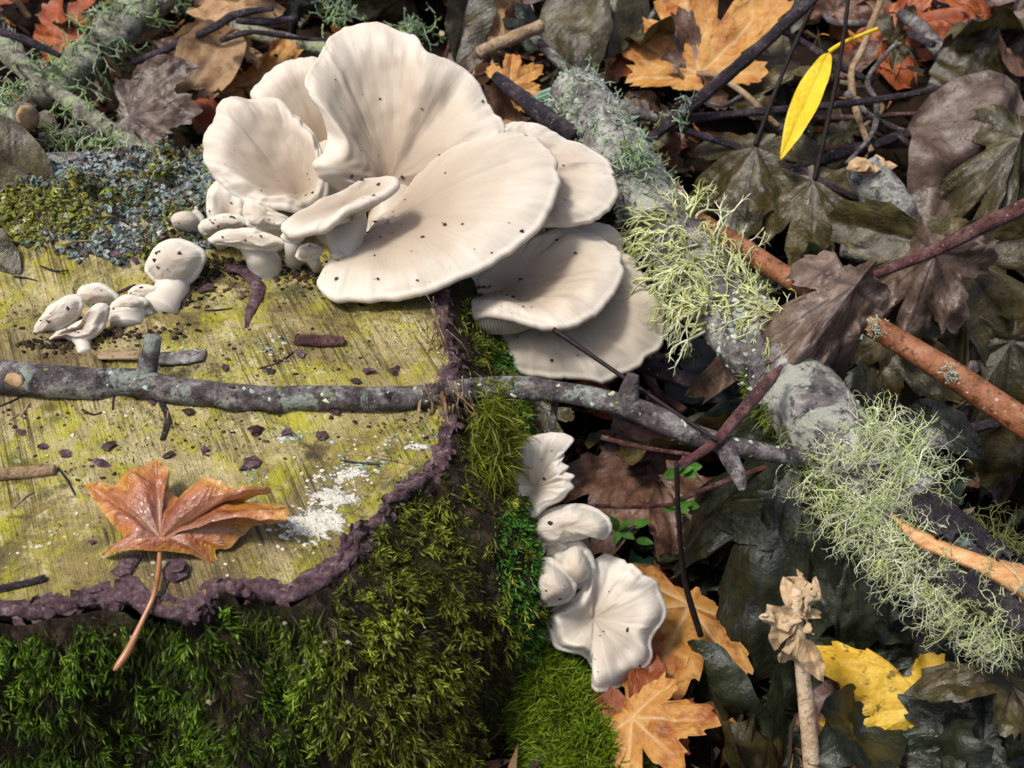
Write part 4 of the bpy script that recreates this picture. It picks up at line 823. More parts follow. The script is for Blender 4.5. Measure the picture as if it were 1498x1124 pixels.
# long dark stalks
for lab, pts in (('thin black leaf stalk slanting over the scalloped mushroom', [(810, 482, .80, 4), (880, 530, .78, 3.5), (960, 585, .755, 3.2), (1050, 645, .728, 3)]),
                 ('black leaf stalk bending down from the red twig', [(990, 678, .73, 4), (993, 760, .75, 4), (1002, 850, .78, 4.5), (1025, 930, .80, 5)])):
    stick('leaf_stalk', lab, pts, 'pblack', 7, 30, .05, cat='stalk')
TWG = [('dark knobbly twig crossing in front of the amber maple leaf', [(1200, -12, 1.02, 8), (1130, 52, 1.03, 9), (1062, 112, 1.04, 10), (990, 172, 1.05, 9), (935, 215, 1.06, 6)], 'darktwig'),
       ('long level purple-grey twig above the olive leaves', [(985, 176, 1.05, 7), (1060, 168, 1.06, 6), (1180, 158, 1.06, 6), (1290, 145, 1.06, 5), (1375, 130, 1.06, 5)], 'darktwig'),
       ('dark purple twig sloping up behind the yellow willow leaf', [(1110, 268, 1.07, 8), (1200, 236, 1.07, 8), (1300, 205, 1.08, 8), (1395, 176, 1.08, 9)], 'darktwig'),
       ('thin forked twig running down to the broken stick', [(990, 188, 1.06, 5), (1080, 215, 1.05, 6), (1165, 250, 1.03, 6), (1250, 288, 1.01, 5), (1330, 330, .99, 5)], 'darktwig'),
       ('pale wiry twig crossing behind the yellow willow leaf', [(1292, -10, 1.1, 5), (1262, 70, 1.1, 5), (1245, 110, 1.09, 5), (1255, 170, 1.08, 5), (1275, 222, 1.07, 4)], 'tanstick'),
       ('thin grey twig hooking over the dark purple one', [(1312, 62, 1.1, 3), (1270, 115, 1.09, 4), (1282, 150, 1.08, 4), (1276, 195, 1.07, 4), (1238, 240, 1.06, 3)], 'branch'),
       ('short dark side twig below the purple one', [(1310, 195, 1.07, 4), (1345, 225, 1.06, 4), (1372, 262, 1.05, 4)], 'darktwig'),
       ('tan split stick poking out behind the tall mushroom', [(700, 78, 1.08, 10), (745, 58, 1.09, 10), (792, 38, 1.1, 10)], 'tanstick'),
       ('purple brown stem behind the rounded peeping cap', [(725, 112, 1.02, 9), (765, 145, 1.0, 12), (800, 172, .98, 13), (840, 200, .97, 11)], 'darktwig'),
       ('grey lichen-spotted twig under the hanging olive leaves', [(770, 45, 1.12, 7), (815, 88, 1.11, 8), (865, 130, 1.1, 9), (930, 165, 1.08, 9), (1005, 178, 1.07, 8)], 'branch'),
       ('black thread-like stalk standing over the olive leaf pair', [(1196, -8, 1.02, 3.2), (1150, 95, 1.03, 3.2), (1105, 212, 1.04, 4)], 'pblack'),
       ('black thread-like stalk standing over the single olive leaf', [(1242, -8, 1.0, 3.2), (1225, 110, 1.01, 3.2), (1192, 262, 1.02, 4)], 'pblack'),
       ('dark twig resting under the broad olive leaf', [(1400, 635, .86, 9), (1440, 622, .86, 9), (1510, 600, .86, 9)], 'darktwig'),
       ('whitish bark stub behind the hooded grey leaf', [(1232, 362, .96, 14), (1270, 372, .96, 16), (1308, 380, .96, 16)], 'log'),
       ('dark twig in the hollow behind the grey branch', [(930, 530, .92, 12), (985, 550, .93, 13), (1030, 565, .93, 12)], 'darktwig'),
       ('slender purple runner in the dark hollow', [(985, 735, .84, 4), (1060, 705, .83, 4), (1130, 680, .82, 4)], 'redtwig'),
       ('thin rusty runner crossing the dark hollow', [(880, 640, .86, 4), (940, 655, .85, 4), (1010, 665, .84, 3)], 'redtwig'),
       ('fine wiry stem low in the dark hollow', [(860, 740, .88, 3), (930, 742, .87, 3), (990, 738, .86, 3)], 'redtwig'),
       ('slim dark twig above the tan curled leaf', [(195, 92, 1.14, 5), (268, 62, 1.13, 6), (310, 42, 1.12, 6), (345, 22, 1.12, 6), (400, 12, 1.12, 4)], 'darktwig'),
       ('dark forked twig end on the pale lichen branch', [(345, 30, 1.12, 5), (400, 32, 1.13, 6), (435, 26, 1.13, 4)], 'darktwig'),
       ('slim dark twig tipped with lichen at the edge of the clearing', [(-20, 40, 1.06, 5), (40, 60, 1.06, 6), (88, 82, 1.06, 4)], 'darktwig'),
       ('pale lichen-dusted stick behind the tall mushroom', [(340, 38, 1.2, 10), (400, 55, 1.19, 11), (475, 72, 1.18, 11), (560, 80, 1.18, 10)], 'palebr'),
       ('bluish stick with frosted lichen at the far edge', [(1315, 18, 1.18, 8), (1345, 40, 1.17, 11), (1380, 80, 1.15, 13)], 'branch'),
       ('dark stick lying across the far rust leaves', [(1415, 35, 1.16, 8), (1470, 40, 1.15, 8), (1540, 45, 1.15, 8)], 'darktwig')]
for i, (lab, pts, mt) in enumerate(TWG): stick('twig' if 'stalk' not in lab else 'leaf_stalk', lab, pts, mt, 9, None, .14, 110, seed=30+i, cat='twig' if 'stalk' not in lab else 'stalk')
# upper left: lichen-covered branches
UL = [('thick mossy pale branch slanting up from the cut stub', [(262, -45, 1.22, 30), (185, 30, 1.17, 29), (120, 92, 1.12, 27), (62, 140, 1.08, 26)], 'palebr', 20),
      ('pale straight stick running down to the stump lichen', [(30, 95, 1.1, 10), (90, 140, 1.07, 12), (150, 182, 1.03, 13), (222, 228, 1.0, 12)], 'palebr', 12),
      ('level grey stick behind the stump lichen', [(20, 236, .99, 13), (100, 238, .985, 14), (190, 234, .98, 15), (300, 238, .975, 14)], 'branch', 14),
      ('pale crooked branch behind the lichened stub', [(-30, 40, 1.15, 14), (20, 85, 1.12, 16), (70, 130, 1.1, 15)], 'palebr', 12),
      ('second level stick in shade behind the stump', [(60, 205, 1.04, 10), (140, 195, 1.04, 11), (180, 215, 1.02, 9)], 'branch', 12)]
ULO = []
for i, (lab, pts, mt, sd) in enumerate(UL):
    o = stick('mossy_branch' if i == 0 else 'fallen_stick', lab, pts, mt, sd, 50, .14, 60, 'branch' if i == 0 else 'stick', seed=60+i); ULO.append((o, pts))
o = stick('cut_stub', 'lichened branch stub with round brown sawn end', [(-70, 150, 1.05, 24), (0, 166, 1.01, 24), (38, 172, .985, 22)], 'palebr', 16, 24, .1, 60, 'branch', seed=70)
q = blobs(np.array([W(39, 172, .983)]), .0125, .12, W(38, 172, .985)-W(0, 166, 1.01), .08); put('sawn_end', mesh('sawn_end', *q[:3]), MT['cutend'], o); ULO.append((o, [(-70, 150, 1.05, 24), (0, 166, 1.01, 24), (30, 172, .985, 22)]))
for (o, pts), n, L in zip(ULO, (150, 26, 30, 34, 60), (.011, .007, .006, .009, .011)):
    pa, ra = wire(pts); V = lichen(log_seeds(.05, .98, n, L, pa, ra, (-1.9, 1.7), .8, .7, (0, -.1, -.15)), .0011, 2, (2, 3), .35, [(.36, .48, .20), (.46, .56, .34), (.26, .40, .14), (.52, .60, .42)], 3, .3)
    put('lichen_fronds', mesh('lichen_fronds', *V[:3], attrs=V[3]), MT['lichen'], o, kind='stuff')
pa, ra = wire(ULO[5][1]); V = lichen(log_seeds(.2, .9, 100, .010, pa, ra, (-1.9, 1.7), .8, .7), .0011, 2, (2, 3), .35, [(.40, .52, .24), (.48, .58, .36)], 3, .2)
put('lichen_fronds', mesh('lichen_fronds', *V[:3], attrs=V[3]), MT['lichen'], ULO[5][0], kind='stuff')
# loose lichen tufts
for lab, c, n in (('pale blue-green lichen tuft fallen behind the tall mushroom', (500, 18, 1.17), 40), ('grey-green lichen tuft at the shoulder of the tall mushroom', (600, 45, 1.16), 46), ('yellow-green lichen scrap beside the left olive leaf', (40, 300, .955), 40),
                  ('small blue-green lichen tuft on the knobbly twig', (995, 168, 1.03), 12), ('feathery grey-green lichen spray beside the rounded peeping cap', (925, 235, .93), 50)):
    S = [(W(c[0]+random.gauss(0, 14), c[1]+random.gauss(0, 9), c[2]+random.gauss(0, .006)), RNG.normal(size=3)+np.array([0, -.6, .6]), .008) for _ in range(n)]
    V = lichen(S, .0010, 2, (2, 3), .35, [(.30, .44, .26), (.40, .52, .36), (.34, .46, .18)], 3, .1); p = V[0]; o = put('lichen_tuft', mesh('lichen_tuft', *V[:3], attrs=V[3]), MT['lichen'], None, p[np.argmin(p[:, 2])]); tag(o, lab, 'lichen')

# ------------------------------------------------------------ leaves
LOBES = [(0., 1.0, .50), (.82, .88, .46), (-.82, .88, .46), (1.72, .58, .46), (-1.72, .58, .46)]
def maple_r(th, rg, lob):
    r = .16+.14*np.clip((2.75-np.abs(th))/.9, 0, 1)
    for a, L, wd in lob:
        d = np.abs(th-a)/wd
        b = .34+(L-.34)*np.clip(1-d, 0, None)**.75
        for f, hgt in ((.42, .13), (.70, .08)):
            b = b+L*hgt*np.clip(1-np.abs(d-f)/.13, 0, None)
        r = np.maximum(r, np.where(d < 1, b, 0))
    return r
def maple_mesh(size, seed, N=110, Mr=14, curl=-.25, pleat=.16, fold=.0, wav=.12, droop=0., lobvar=.12, xs=1., crum=.05):
    rg = np.random.default_rng(seed); lob = [(a+rg.normal()*.07, L*(1+rg.normal()*lobvar), wd*(1+rg.normal()*.06)) for a, L, wd in LOBES]
    th = np.linspace(-math.pi, math.pi, N, endpoint=False); R = maple_r(th, rg, lob); R = R*(1+.05*noise(np.stack([np.cos(th)*14, np.sin(th)*14, 0*th+seed], 1), seed))
    ax = np.array([l[0] for l in lob]); LL = np.array([l[1] for l in lob]); s = np.linspace(0, 1, Mr+1)[1:, None]; r = R*s
    D = th[:, None]-ax; k = np.argmin(np.abs(D), 1); dl = np.abs(D[np.arange(N), k]); sg = np.sign(D[np.arange(N), k])
    x, y = r*np.sin(th), r*np.cos(th)
    z = pleat*r*np.clip(dl/.42, 0, 1)**.8+curl*r**2*.8+fold*np.abs(x)
    z = z+wav*r*fbm(np.stack([x*2.2, y*2.2, 0*x+seed*3.1], -1), seed, 3)*2+.5*wav*s**3*noise(np.stack([np.cos(th)*3+0*s, np.sin(th)*3+0*s, 0*x+seed], -1), seed+4)
    z = z+crum*np.clip(r*2, 0, 1)*(fbm(np.stack([x*6, y*6, 0*x+seed], -1), seed+8, 3)*1.4+.6*np.abs(noise(np.stack([x*4, y*4, 0*x+seed], -1), seed+12)))
    u = r*np.cos(dl); v = r*np.abs(np.sin(dl)); w0 = .020*(1.15-u/LL[k])
    vein = np.exp(-(v/np.maximum(w0, .004))**2)
    q = (u-v*.9)/.15; q = np.abs(q-np.round(q))*.15; vein = np.maximum(vein, .55*np.exp(-(q/.012)**2)*(v > .01)*(dl < .5))
    z = z-.010*vein
    if droop:                                   # bend the far half over
        yy = np.clip(y-.15, 0, None); an = droop*yy; z = z-np.sin(an)*yy; y = np.where(y > .15, .15+yy*np.cos(an), y)
    V = np.concatenate([np.stack([x*xs, y, z], -1).reshape(-1, 3), [[0, 0, 0]]])*size; j = np.arange(N)
    T = np.stack([j, (j+1) % N, 0*j+Mr*N], 1); Q = grid_quads(Mr, N, True)[:, ::-1]
    return V, T, Q, {'vein': np.concatenate([vein.ravel(), [1.]]), 's': np.concatenate([(s+0*R).ravel(), [0.]])}
def oval_mesh(size, seed, asp=.42, rows=30, cols=15, curl=-.2, fold=.25, wav=.08, ripple=.0, droop=0.):
    rg = np.random.default_rng(seed); y = np.linspace(0, 1, rows)[:, None]; v = np.linspace(-1, 1, cols)[None]
    wd = asp*np.sin(np.pi*y**.8)**.75*.5+.002; x = v*wd*(1+.06*noise(np.stack([y*9+0*v, v+0*y, 0*y*v], -1), seed)); yy = y+0*v
    z = fold*np.abs(x)+curl*yy**2*.5+wav*fbm(np.stack([x*4, yy*3, 0*x+seed], -1), seed, 3)*1.6+ripple*np.abs(v)*np.sin(yy*38+np.abs(v)*2.2)
    z = z+droop*-1*np.clip(yy-.4, 0, None)**2
    q = (yy-np.abs(x)*1.1)/.085; q = np.abs(q-np.round(q))*.085; vein = np.maximum(np.exp(-(np.abs(x)/.012)**2), .5*np.exp(-(q/.010)**2))
    V = np.stack([x, yy, z-.008*vein], -1).reshape(-1, 3)*size
    return V, None, grid_quads(rows, cols, False), {'vein': vein.ravel(), 's': (np.abs(v)+0*y).ravel()}
def frame(j, t, nh):
    Y = nrm(t-j); Z = np.asarray(nh, float); Z = nrm(Z-Y*(Z@Y)); X = np.cross(Y, Z); return np.stack([X, Y, Z], 1)
def leaf(label, j, t, mat, nh=None, shape='maple', seed=0, pet=None, pmat='pbrown', cat='leaf', group=None, name=None, hero=1, prad=3.5, **kw):
    J, Tp = W(*j), W(*t); L = np.linalg.norm(Tp-J)
    if nh is None: nh = nrm(CAM-J)*.9+np.array([0, 0, .4])
    F = frame(J, Tp, nh)
    v = (maple_mesh(L, seed, 156 if hero else 110, 24 if hero else 14, **kw) if shape == 'maple' else oval_mesh(L, seed, **kw))
    V = v[0]@F.T+J
    o = put(name or ('maple_leaf' if shape == 'maple' else 'fallen_leaf'), mesh('leaf', V, v[1], v[2], attrs=v[3]), MT[mat], None, J); tag(o, label, cat, group)
    if pet:
        pp = np.array([J]+[W(*q) for q in pet]); tv = tube(pp, np.linspace(prad, prad*.8, len(pp))*pp.shape[0]/pp.shape[0]*((J-CAM)@FWD)/FPX, 8, 20, .05, 90, seed)
        put('petiole', mesh('petiole', *tv[:3], attrs=tv[3]), MT[pmat], o)
    return o
# the traced wet maple leaf on the stump
def stump_leaf():
    up = {0: .002, 1: .010, 2: .014, 3: .008, 4: .014, 5: .016, 6: .018, 7: .020, 8: .018, 9: .018, 10: .012, 11: .012, 12: .022, 13: .030, 14: .034, 15: .030, 16: .026, 17: .022, 18: .016, 19: .018, 20: .028, 21: .024, 22: .010, 23: .006, 24: .006, 25: .002, 26: .006, 27: .008, 28: .010}
    out = [(148, 814), (180, 784), (152, 750), (120, 708), (143, 707), (173, 707), (178, 696), (198, 692), (231, 679), (248, 693), (247, 713), (260, 727), (278, 712), (299, 696), (320, 694), (338, 706), (388, 702), (396, 709), (356, 728), (385, 727), (420, 735), (418, 757), (368, 770), (335, 798), (313, 799), (320, 823), (290, 809), (262, 806), (200, 808)]
    J = otp(239, 806, .010)
    R0 = []
    for i, (a, b) in enumerate(out):
        h = up[i]; base = otp(a, b); z = base[2]+h; R0.append(ZP(a, b, z))
    R0 = np.array(R0); N = 300; m = len(R0)
    L = np.linalg.norm(np.roll(R0, -1, 0)-R0, axis=1); cum = np.concatenate([[0], np.cumsum(L)]); tt = np.linspace(0, cum[-1], N, endpoint=False); k = np.searchsorted(cum, tt, side='right')-1; f = ((tt-cum[k])/L[k])[:, None]
    R = R0[k % m]*(1-f)+R0[(k+1) % m]*f; R = .5*R+.5*catmull(R0, N)[np.argmin(np.linalg.norm(catmull(R0, N)[None]-R[:, None], axis=2), 1)]
    Mr = 44; s = np.linspace(0, 1, Mr+1)[1:, None, None]; P = J+(R-J)*s
    tips = np.array([R0[i] for i in (0, 3, 8, 16, 20, 25)]); vein = np.zeros(P.shape[:2]); 
    for tp in tips:
        ax = tp[:2]-J[:2]; Lx = np.linalg.norm(ax); ax = ax/Lx; q = P[..., :2]-J[:2]; u = q@ax; v = np.abs(q[..., 0]*ax[1]-q[..., 1]*ax[0])
        g = np.exp(-(v/(.0016*(1.15-np.clip(u/Lx, 0, 1))))**2)*((u > 0) & (u < Lx)); vein = np.maximum(vein, g)
        qq = (u-v*.9)/.014; qq = np.abs(qq-np.round(qq))*.014; vein = np.maximum(vein, .5*np.exp(-(qq/.0009)**2)*((u > 0) & (v < .022) & (v < u*.55)))
    ridge = np.zeros(P.shape[:2]); d = np.full(P.shape[:2], 9.)
    for tp in tips:
        ax = nrm(tp[:2]-J[:2]); q = nrm(P[..., :2]-J[:2]); d = np.minimum(d, np.arccos(np.clip(q@ax, -1, 1)))
    rr = np.linalg.norm(P-J, axis=2); P[..., 2] += .05*rr*np.clip(d, 0, .5)-.0012*vein+.010*fbm(P*45, 3, 3)*np.clip(rr/.03, 0, 1)+.006*np.sin(s[..., 0]*np.pi)
    V = np.concatenate([P.reshape(-1, 3), [J]]); j = np.arange(N)
    me = mesh('leaf', V, np.stack([j, (j+1) % N, 0*j+Mr*N], 1), grid_quads(Mr, N, True)[:, ::-1], attrs={'vein': np.concatenate([vein.ravel(), [1.]]), 's': np.concatenate([(s[..., 0]+np.zeros((1, N))).ravel(), [0.]])})
    o = put('maple_leaf', me, MT['l_orange'], None, J); tag(o, 'wet orange-brown maple leaf lying on the sawn face of the stump', 'leaf')
    t = [(239, 806, 3.6), (236, 835, 3.6), (226, 868, 3.6), (210, 905, 3.8), (196, 935, 4.6), (186, 955, 6.0), (172, 975, 4.5), (166, 981, 1.5)]
    pts = [J+np.array([0, -.001, -.0005])]; 
    for a, b, r in t[1:]:
        pts.append(W(a, b, .640-.00016*(b-868)) if b > 840 else otp(a, b, .006))
    tv = tube(pts, [r*.67/FPX for a, b, r in t], 10, 50, .06, 60, 2); put('petiole', mesh('petiole', *tv[:3], attrs=tv[3]), MT['pbrown'], o)
stump_leaf()

ND = nrm(CAM-W(1200, 500, .85))
def GD(px, py, h=.03):
    t = .9
    for _ in range(12):
        p = W(px, py, t); d = (p-CAM)/t; t = t+(float(gz(p[0], p[1]))+h-p[2])/d[2]*.8
    return (px, py, t)
leaf('hooded grey-brown maple leaf draped over the lichen log', (1252, 418, .780), (1112, 605, .762), 'l_grey', ND*.9+np.array([.25, 0, .3]), seed=2, curl=-.7, pleat=.05, fold=-.6, wav=.28, droop=.6, xs=.58, crum=.10)
leaf('crumpled grey-brown maple leaf hanging behind the orange-brown stick', (1368, 372, .845), (1296, 545, .86), 'l_grey', ND+np.array([-.2, 0, .2]), seed=5, curl=-.45, pleat=.12, fold=-.4, wav=.24, xs=.62)
leaf('broad olive maple leaf drooping behind the orange-brown stick', (1388, 366, .875), (1350, 660, .90), 'l_olive', ND+np.array([.1, 0, 0]), seed=6, curl=-.25, pleat=.16, wav=.14, fold=-.1)
leaf('amber-olive maple leaf in shade under the crumpled grey one', (1280, 470, .90), (1270, 650, .90), 'l_olive', ND, seed=8, curl=-.2, pleat=.16, wav=.14)
leaf('lower right dull olive maple leaf beneath the end of the orange-brown stick', (1480, 500, .88), (1440, 720, .90), 'l_olive', ND, seed=9, curl=-.3, pleat=.14, wav=.15)
leaf('pointed dark green leaf jutting from under the beard lichen', (1330, 590, .83), (1440, 665, .80), 'l_dark', ND+np.array([0, 0, .6]), 'oval', seed=4, asp=.5, fold=.2)
leaf('large dark bottle-green maple leaf hanging below the grey branch', (1172, 668, .80), (1052, 985, .79), 'l_dark', ND+np.array([-.35, 0, 0]), seed=12, curl=-.4, pleat=.18, fold=-.45, wav=.18, xs=.8)
leaf('dark bottle-green maple leaf hanging under the beard lichen', (1250, 755, .80), (1288, 1015, .80), 'l_dark', ND+np.array([.25, 0, 0]), seed=14, curl=-.3, pleat=.18, fold=-.15, wav=.12)
leaf('blackish folded leaf hanging at the end of the bent black stalk', (1027, 930, .80), (1050, 1190, .80), 'l_dark', ND+np.array([-.5, 0, 0]), 'oval', seed=15, asp=.6, fold=-.5, wav=.12)
leaf('very dark folded leaf below the dark log end', (1390, 930, .80), (1340, 1060, .80), 'l_dark', ND, seed=16, curl=-.3, fold=-.3)
leaf('spotted golden yellow maple leaf lying low behind the dry stalk', GD(1352, 1030, 0.06), GD(1185, 1062, 0.06), 'l_yellow', ND+np.array([0, -.1, .5]), seed=18, curl=-.25, pleat=.10, wav=.22, fold=-.15, xs=.85)
leaf('amber maple leaf behind the frilled white mushroom', GD(1008, 885, 0.04), GD(940, 1012, 0.05), 'l_amber', ND+np.array([0, 0, .5]), seed=20, curl=-.15, pleat=.12, wav=.1)
leaf('rust red maple leaf under the lip of the frilled white mushroom', GD(935, 1075, 0.05), GD(950, 965, 0.05), 'l_rust', ND+np.array([0, 0, .4]), seed=21, curl=-.1, pleat=.12, wav=.08)
leaf('bright ochre leaf at the foot of the mossy root', GD(925, 1050, 0.055), GD(1010, 1150, 0.06), 'l_amber', ND+np.array([0, 0, .5]), seed=22, curl=-.1, pleat=.14, wav=.12)
leaf('brown maple leaf lying in the hollow beneath the grey branch', GD(960, 690, 0.04), GD(860, 800, 0.04), 'l_brown', ND+np.array([0, 0, .6]), seed=23)
leaf('copper leaf glinting in the hollow under the grey branch', GD(980, 640, 0.05), GD(880, 680, 0.05), 'l_brown', ND+np.array([0, 0, .8]), seed=24)
leaf('dusky blue-grey leaf lying at the foot of the dry stalk', GD(1440, 1085, 0.06), GD(1290, 1110, 0.05), 'l_dark', ND+np.array([0, 0, .6]), seed=25)
leaf('olive maple leaf curled at the foot of the dark log', GD(1480, 1000, 0.1), GD(1440, 1110, 0.1), 'l_olive', ND, seed=26, curl=-.4)
leaf('shaded olive leaf in the hollow under the scalloped mushroom', (800, 600, .90), (760, 660, .89), 'l_olive', ND+np.array([0, 0, .5]), seed=27)
# upper right
leaf('glossy olive maple leaf hanging beside the lichen log', (1105, 214, 1.04), (1068, 345, 1.02), 'l_olive', ND+np.array([-.2, 0, .2]), seed=31, curl=-.45, pleat=.15, fold=-.3, wav=.1, pet=None)
leaf('tapering olive maple leaf hanging before the broken stick', (1190, 264, 1.02), (1190, 400, 1.0), 'l_olive', ND, seed=32, curl=-.4, pleat=.15, fold=-.3, wav=.08)
leaf('big weathered olive-grey leaf furled lengthwise at the margin', (1500, 95, 1.02), (1378, 330, .99), 'l_grey', ND+np.array([.5, 0, .2]), 'oval', seed=33, asp=.62, curl=-.2, fold=-.6, wav=.16)
leaf('olive leaf hanging below the furled weathered one', (1495, 200, .99), (1440, 385, .97), 'l_olive', ND+np.array([.3, 0, .1]), seed=133, curl=-.5, pleat=.12, fold=-.5, wav=.2, xs=.55)
leaf('rippled tan-brown leaf standing on edge behind the purple twig', (1455, 45, 1.12), (1372, 180, 1.08), 'l_olive', ND+np.array([.2, 0, .2]), 'oval', seed=34, asp=.5, fold=-.2, wav=.04, ripple=.035)
leaf('amber and russet maple leaf with pale stalk behind the knobbly twig', (1022, 108, 1.12), (1010, -40, 1.16), 'l_amber', ND+np.array([0, 0, .3]), seed=35, curl=.15, pleat=.14, wav=.10, pet=[(1050, 112, 1.10), (1090, 138, 1.085), (1120, 168, 1.08), (1140, 186, 1.08)], pmat='tanstick', prad=5)
leaf('rust red leaf lobe beside the amber maple leaf', (950, 60, 1.16), (892, 110, 1.13), 'l_rust', ND, seed=36, curl=-.1)
leaf('narrow bright yellow willow leaf hanging on a thin stalk', (1213, 76, 1.02), (1142, 232, 1.0), 'l_bright', ND+np.array([-.2, 0, .1]), 'oval', seed=37, asp=.21, fold=.25, wav=.02, curl=-.05, pet=[(1235, 62, 1.02), (1284, 42, 1.02)], pmat='l_bright', prad=3.5)
leaf('long olive leaf hanging beside the hanging pair', (835, -40, 1.13), (845, 112, 1.09), 'l_olive', ND, 'oval', seed=38, asp=.6, fold=-.3, wav=.08)
leaf('broad olive leaf hanging left of the rust lobe', (905, -50, 1.14), (885, 85, 1.12), 'l_olive', ND, 'oval', seed=39, asp=.65, fold=-.3, wav=.08)
leaf('folded olive leaf standing behind the shoulder of the tall mushroom', (690, -25, 1.15), (672, 85, 1.12), 'l_olive', ND+np.array([.6, 0, 0]), 'oval', seed=40, asp=.55, fold=.5, wav=.06)
leaf('small ochre curled leaf by the tan split stick', (700, 10, 1.16), (735, 55, 1.14), 'l_tan', ND, 'oval', seed=41, asp=.55)
leaf('orange scrap of leaf by the green blades', (745, 125, 1.07), (800, 90, 1.08), 'l_amber', ND, seed=42)
leaf('scarlet-rust leaf glimpsed below the knobbly twig', (950, 225, 1.08), (1005, 200, 1.09), 'l_rust', ND, seed=43)
leaf('rust leaf lying at the far right edge of the clearing', (1440, 20, 1.22), (1380, 45, 1.2), 'l_rust', ND, seed=44)
# upper left
leaf('broad olive leaf reaching in beside the stump lichen', (-75, 180, .90), (80, 282, .905), 'l_olive', ND+np.array([0, 0, .4]), 'oval', seed=45, asp=.62, fold=-.15, wav=.04)
leaf('second olive leaf below the broad one at the stump edge', (-60, 330, .87), (24, 418, .86), 'l_olive', ND, 'oval', seed=46, asp=.6, fold=-.2, wav=.04)
leaf('curled tan leaf with dark blotches on the far litter', (343, 42, 1.15), (252, 170, 1.1), 'l_tan', ND+np.array([.4, 0, .2]), 'oval', seed=47, asp=.5, fold=.4, wav=.1)
leaf('orange maple leaf behind the mossy branch', (95, 60, 1.2), (70, -10, 1.22), 'l_rust', ND, seed=48)
leaf('pinkish tan leaf behind the slim dark twig', (300, 5, 1.22), (400, 8, 1.22), 'l_tan', ND, seed=49)
leaf('slate grey leaf in shade behind the mossy branch', (195, 120, 1.1), (290, 95, 1.09), 'l_grey', ND+np.array([0, 0, .5]), 'oval', seed=50, asp=.5)
leaf('grey curled leaf behind the fan shaped mushroom', (190, 170, 1.04), (300, 150, 1.03), 'l_grey', ND+np.array([0, 0, .5]), seed=53)
# dry stalk with a shrivelled head
P, R = wire([(1200, 1260, .745, 13), (1186, 1100, .715, 12.5), (1176, 1000, .70, 11.5), (1168, 930, .69, 11), (1163, 890, .685, 10), (1166, 862, .683, 7)])
DS = empty('dry_stalk', P[0], 'dry pale upright plant stalk with shrivelled brown leaves at its top', 'plant stalk')
v = tube(P, R, 12, 50, .06, 60, 4); put('stem', mesh('stem', *v[:3], attrs=v[3]), MT['straw'], DS)
for i, (a, b, c, d, asp) in enumerate([(1168, 905, 1120, 905, .5), (1165, 895, 1150, 850, .5), (1168, 880, 1176, 840, .5), (1170, 890, 1200, 862, .4), (1172, 895, 1203, 900, .4), (1168, 930, 1148, 975, .5), (1178, 935, 1198, 990, .5), (1160, 885, 1128, 945, .45), (1168, 870, 1160, 848, .6), (1175, 900, 1190, 925, .6)]):
    J, Tp = W(a, b, .683), W(c, d, .676+.01*(i % 3)); F = frame(J, Tp, ND+RNG.normal(size=3)*.7); v = oval_mesh(np.linalg.norm(Tp-J)*1.15, 80+i, asp=asp, rows=16, cols=9, curl=-.6, fold=.5, wav=.35)
    put('shrivelled_leaf', mesh('shrivelled_leaf', v[0]@F.T+J, v[1], v[2], attrs=v[3]), MT['l_straw'], DS)
stick('dry_stalk', 'short broken pale stub beside the tall dry stalk', [(1200, 1230, .79, 11), (1213, 1100, .775, 10), (1222, 1045, .77, 8)], 'straw', 10, 20, .1, cat='plant stalk')
# little green plants in the hollow
def sprig(label, spots, mat, size, name='green_plant'):
    root = None
    for i, (a, b, c, d, t) in enumerate(spots):
        J, Tp = W(a, b, t), W(c, d, t-.01)
        if root is None: root = empty(name, J, label, 'plant')
        F = frame(J, Tp, ND+np.array([0, 0, .6])+RNG.normal(size=3)*.2); v = oval_mesh(np.linalg.norm(Tp-J), 120+i, asp=size, rows=12, cols=7, fold=.2, wav=.03)
        put('leaflet', mesh('leaflet', v[0]@F.T+J, v[1], v[2], attrs=v[3]), MT[mat], root)
    return root
sprig('sprig of fresh green leaflets just right of the bent black stalk', [(990, 690, 972, 697, .85), (990, 690, 1012, 684, .85), (1000, 686, 1026, 682, .85), (990, 690, 998, 676, .85), (1000, 690, 1018, 697, .85), (992, 740, 972, 747, .87), (992, 740, 1010, 736, .87), (1004, 738, 1022, 741, .87), (992, 740, 1004, 750, .87)], 'green', .55)
sprig('low green seedling in the dark hollow', [(905, 775, 890, 755, .9), (905, 775, 925, 760, .9), (905, 775, 928, 788, .9), (925, 770, 950, 762, .9), (930, 790, 955, 794, .9), (905, 775, 900, 795, .9)], 'green', .45)
sprig('dark teal leaf pair behind the frilled mushroom', [(940, 850, 925, 805, .92), (940, 850, 950, 815, .92), (978, 870, 985, 840, .92)], 'teal', .5)
sprig('two long blue-green grass blades behind the rounded peeping cap', [(770, 150, 838, 120, 1.05), (790, 160, 875, 122, 1.04), (870, 200, 935, 165, 1.02)], 'teal', .22, 'grass_blades')
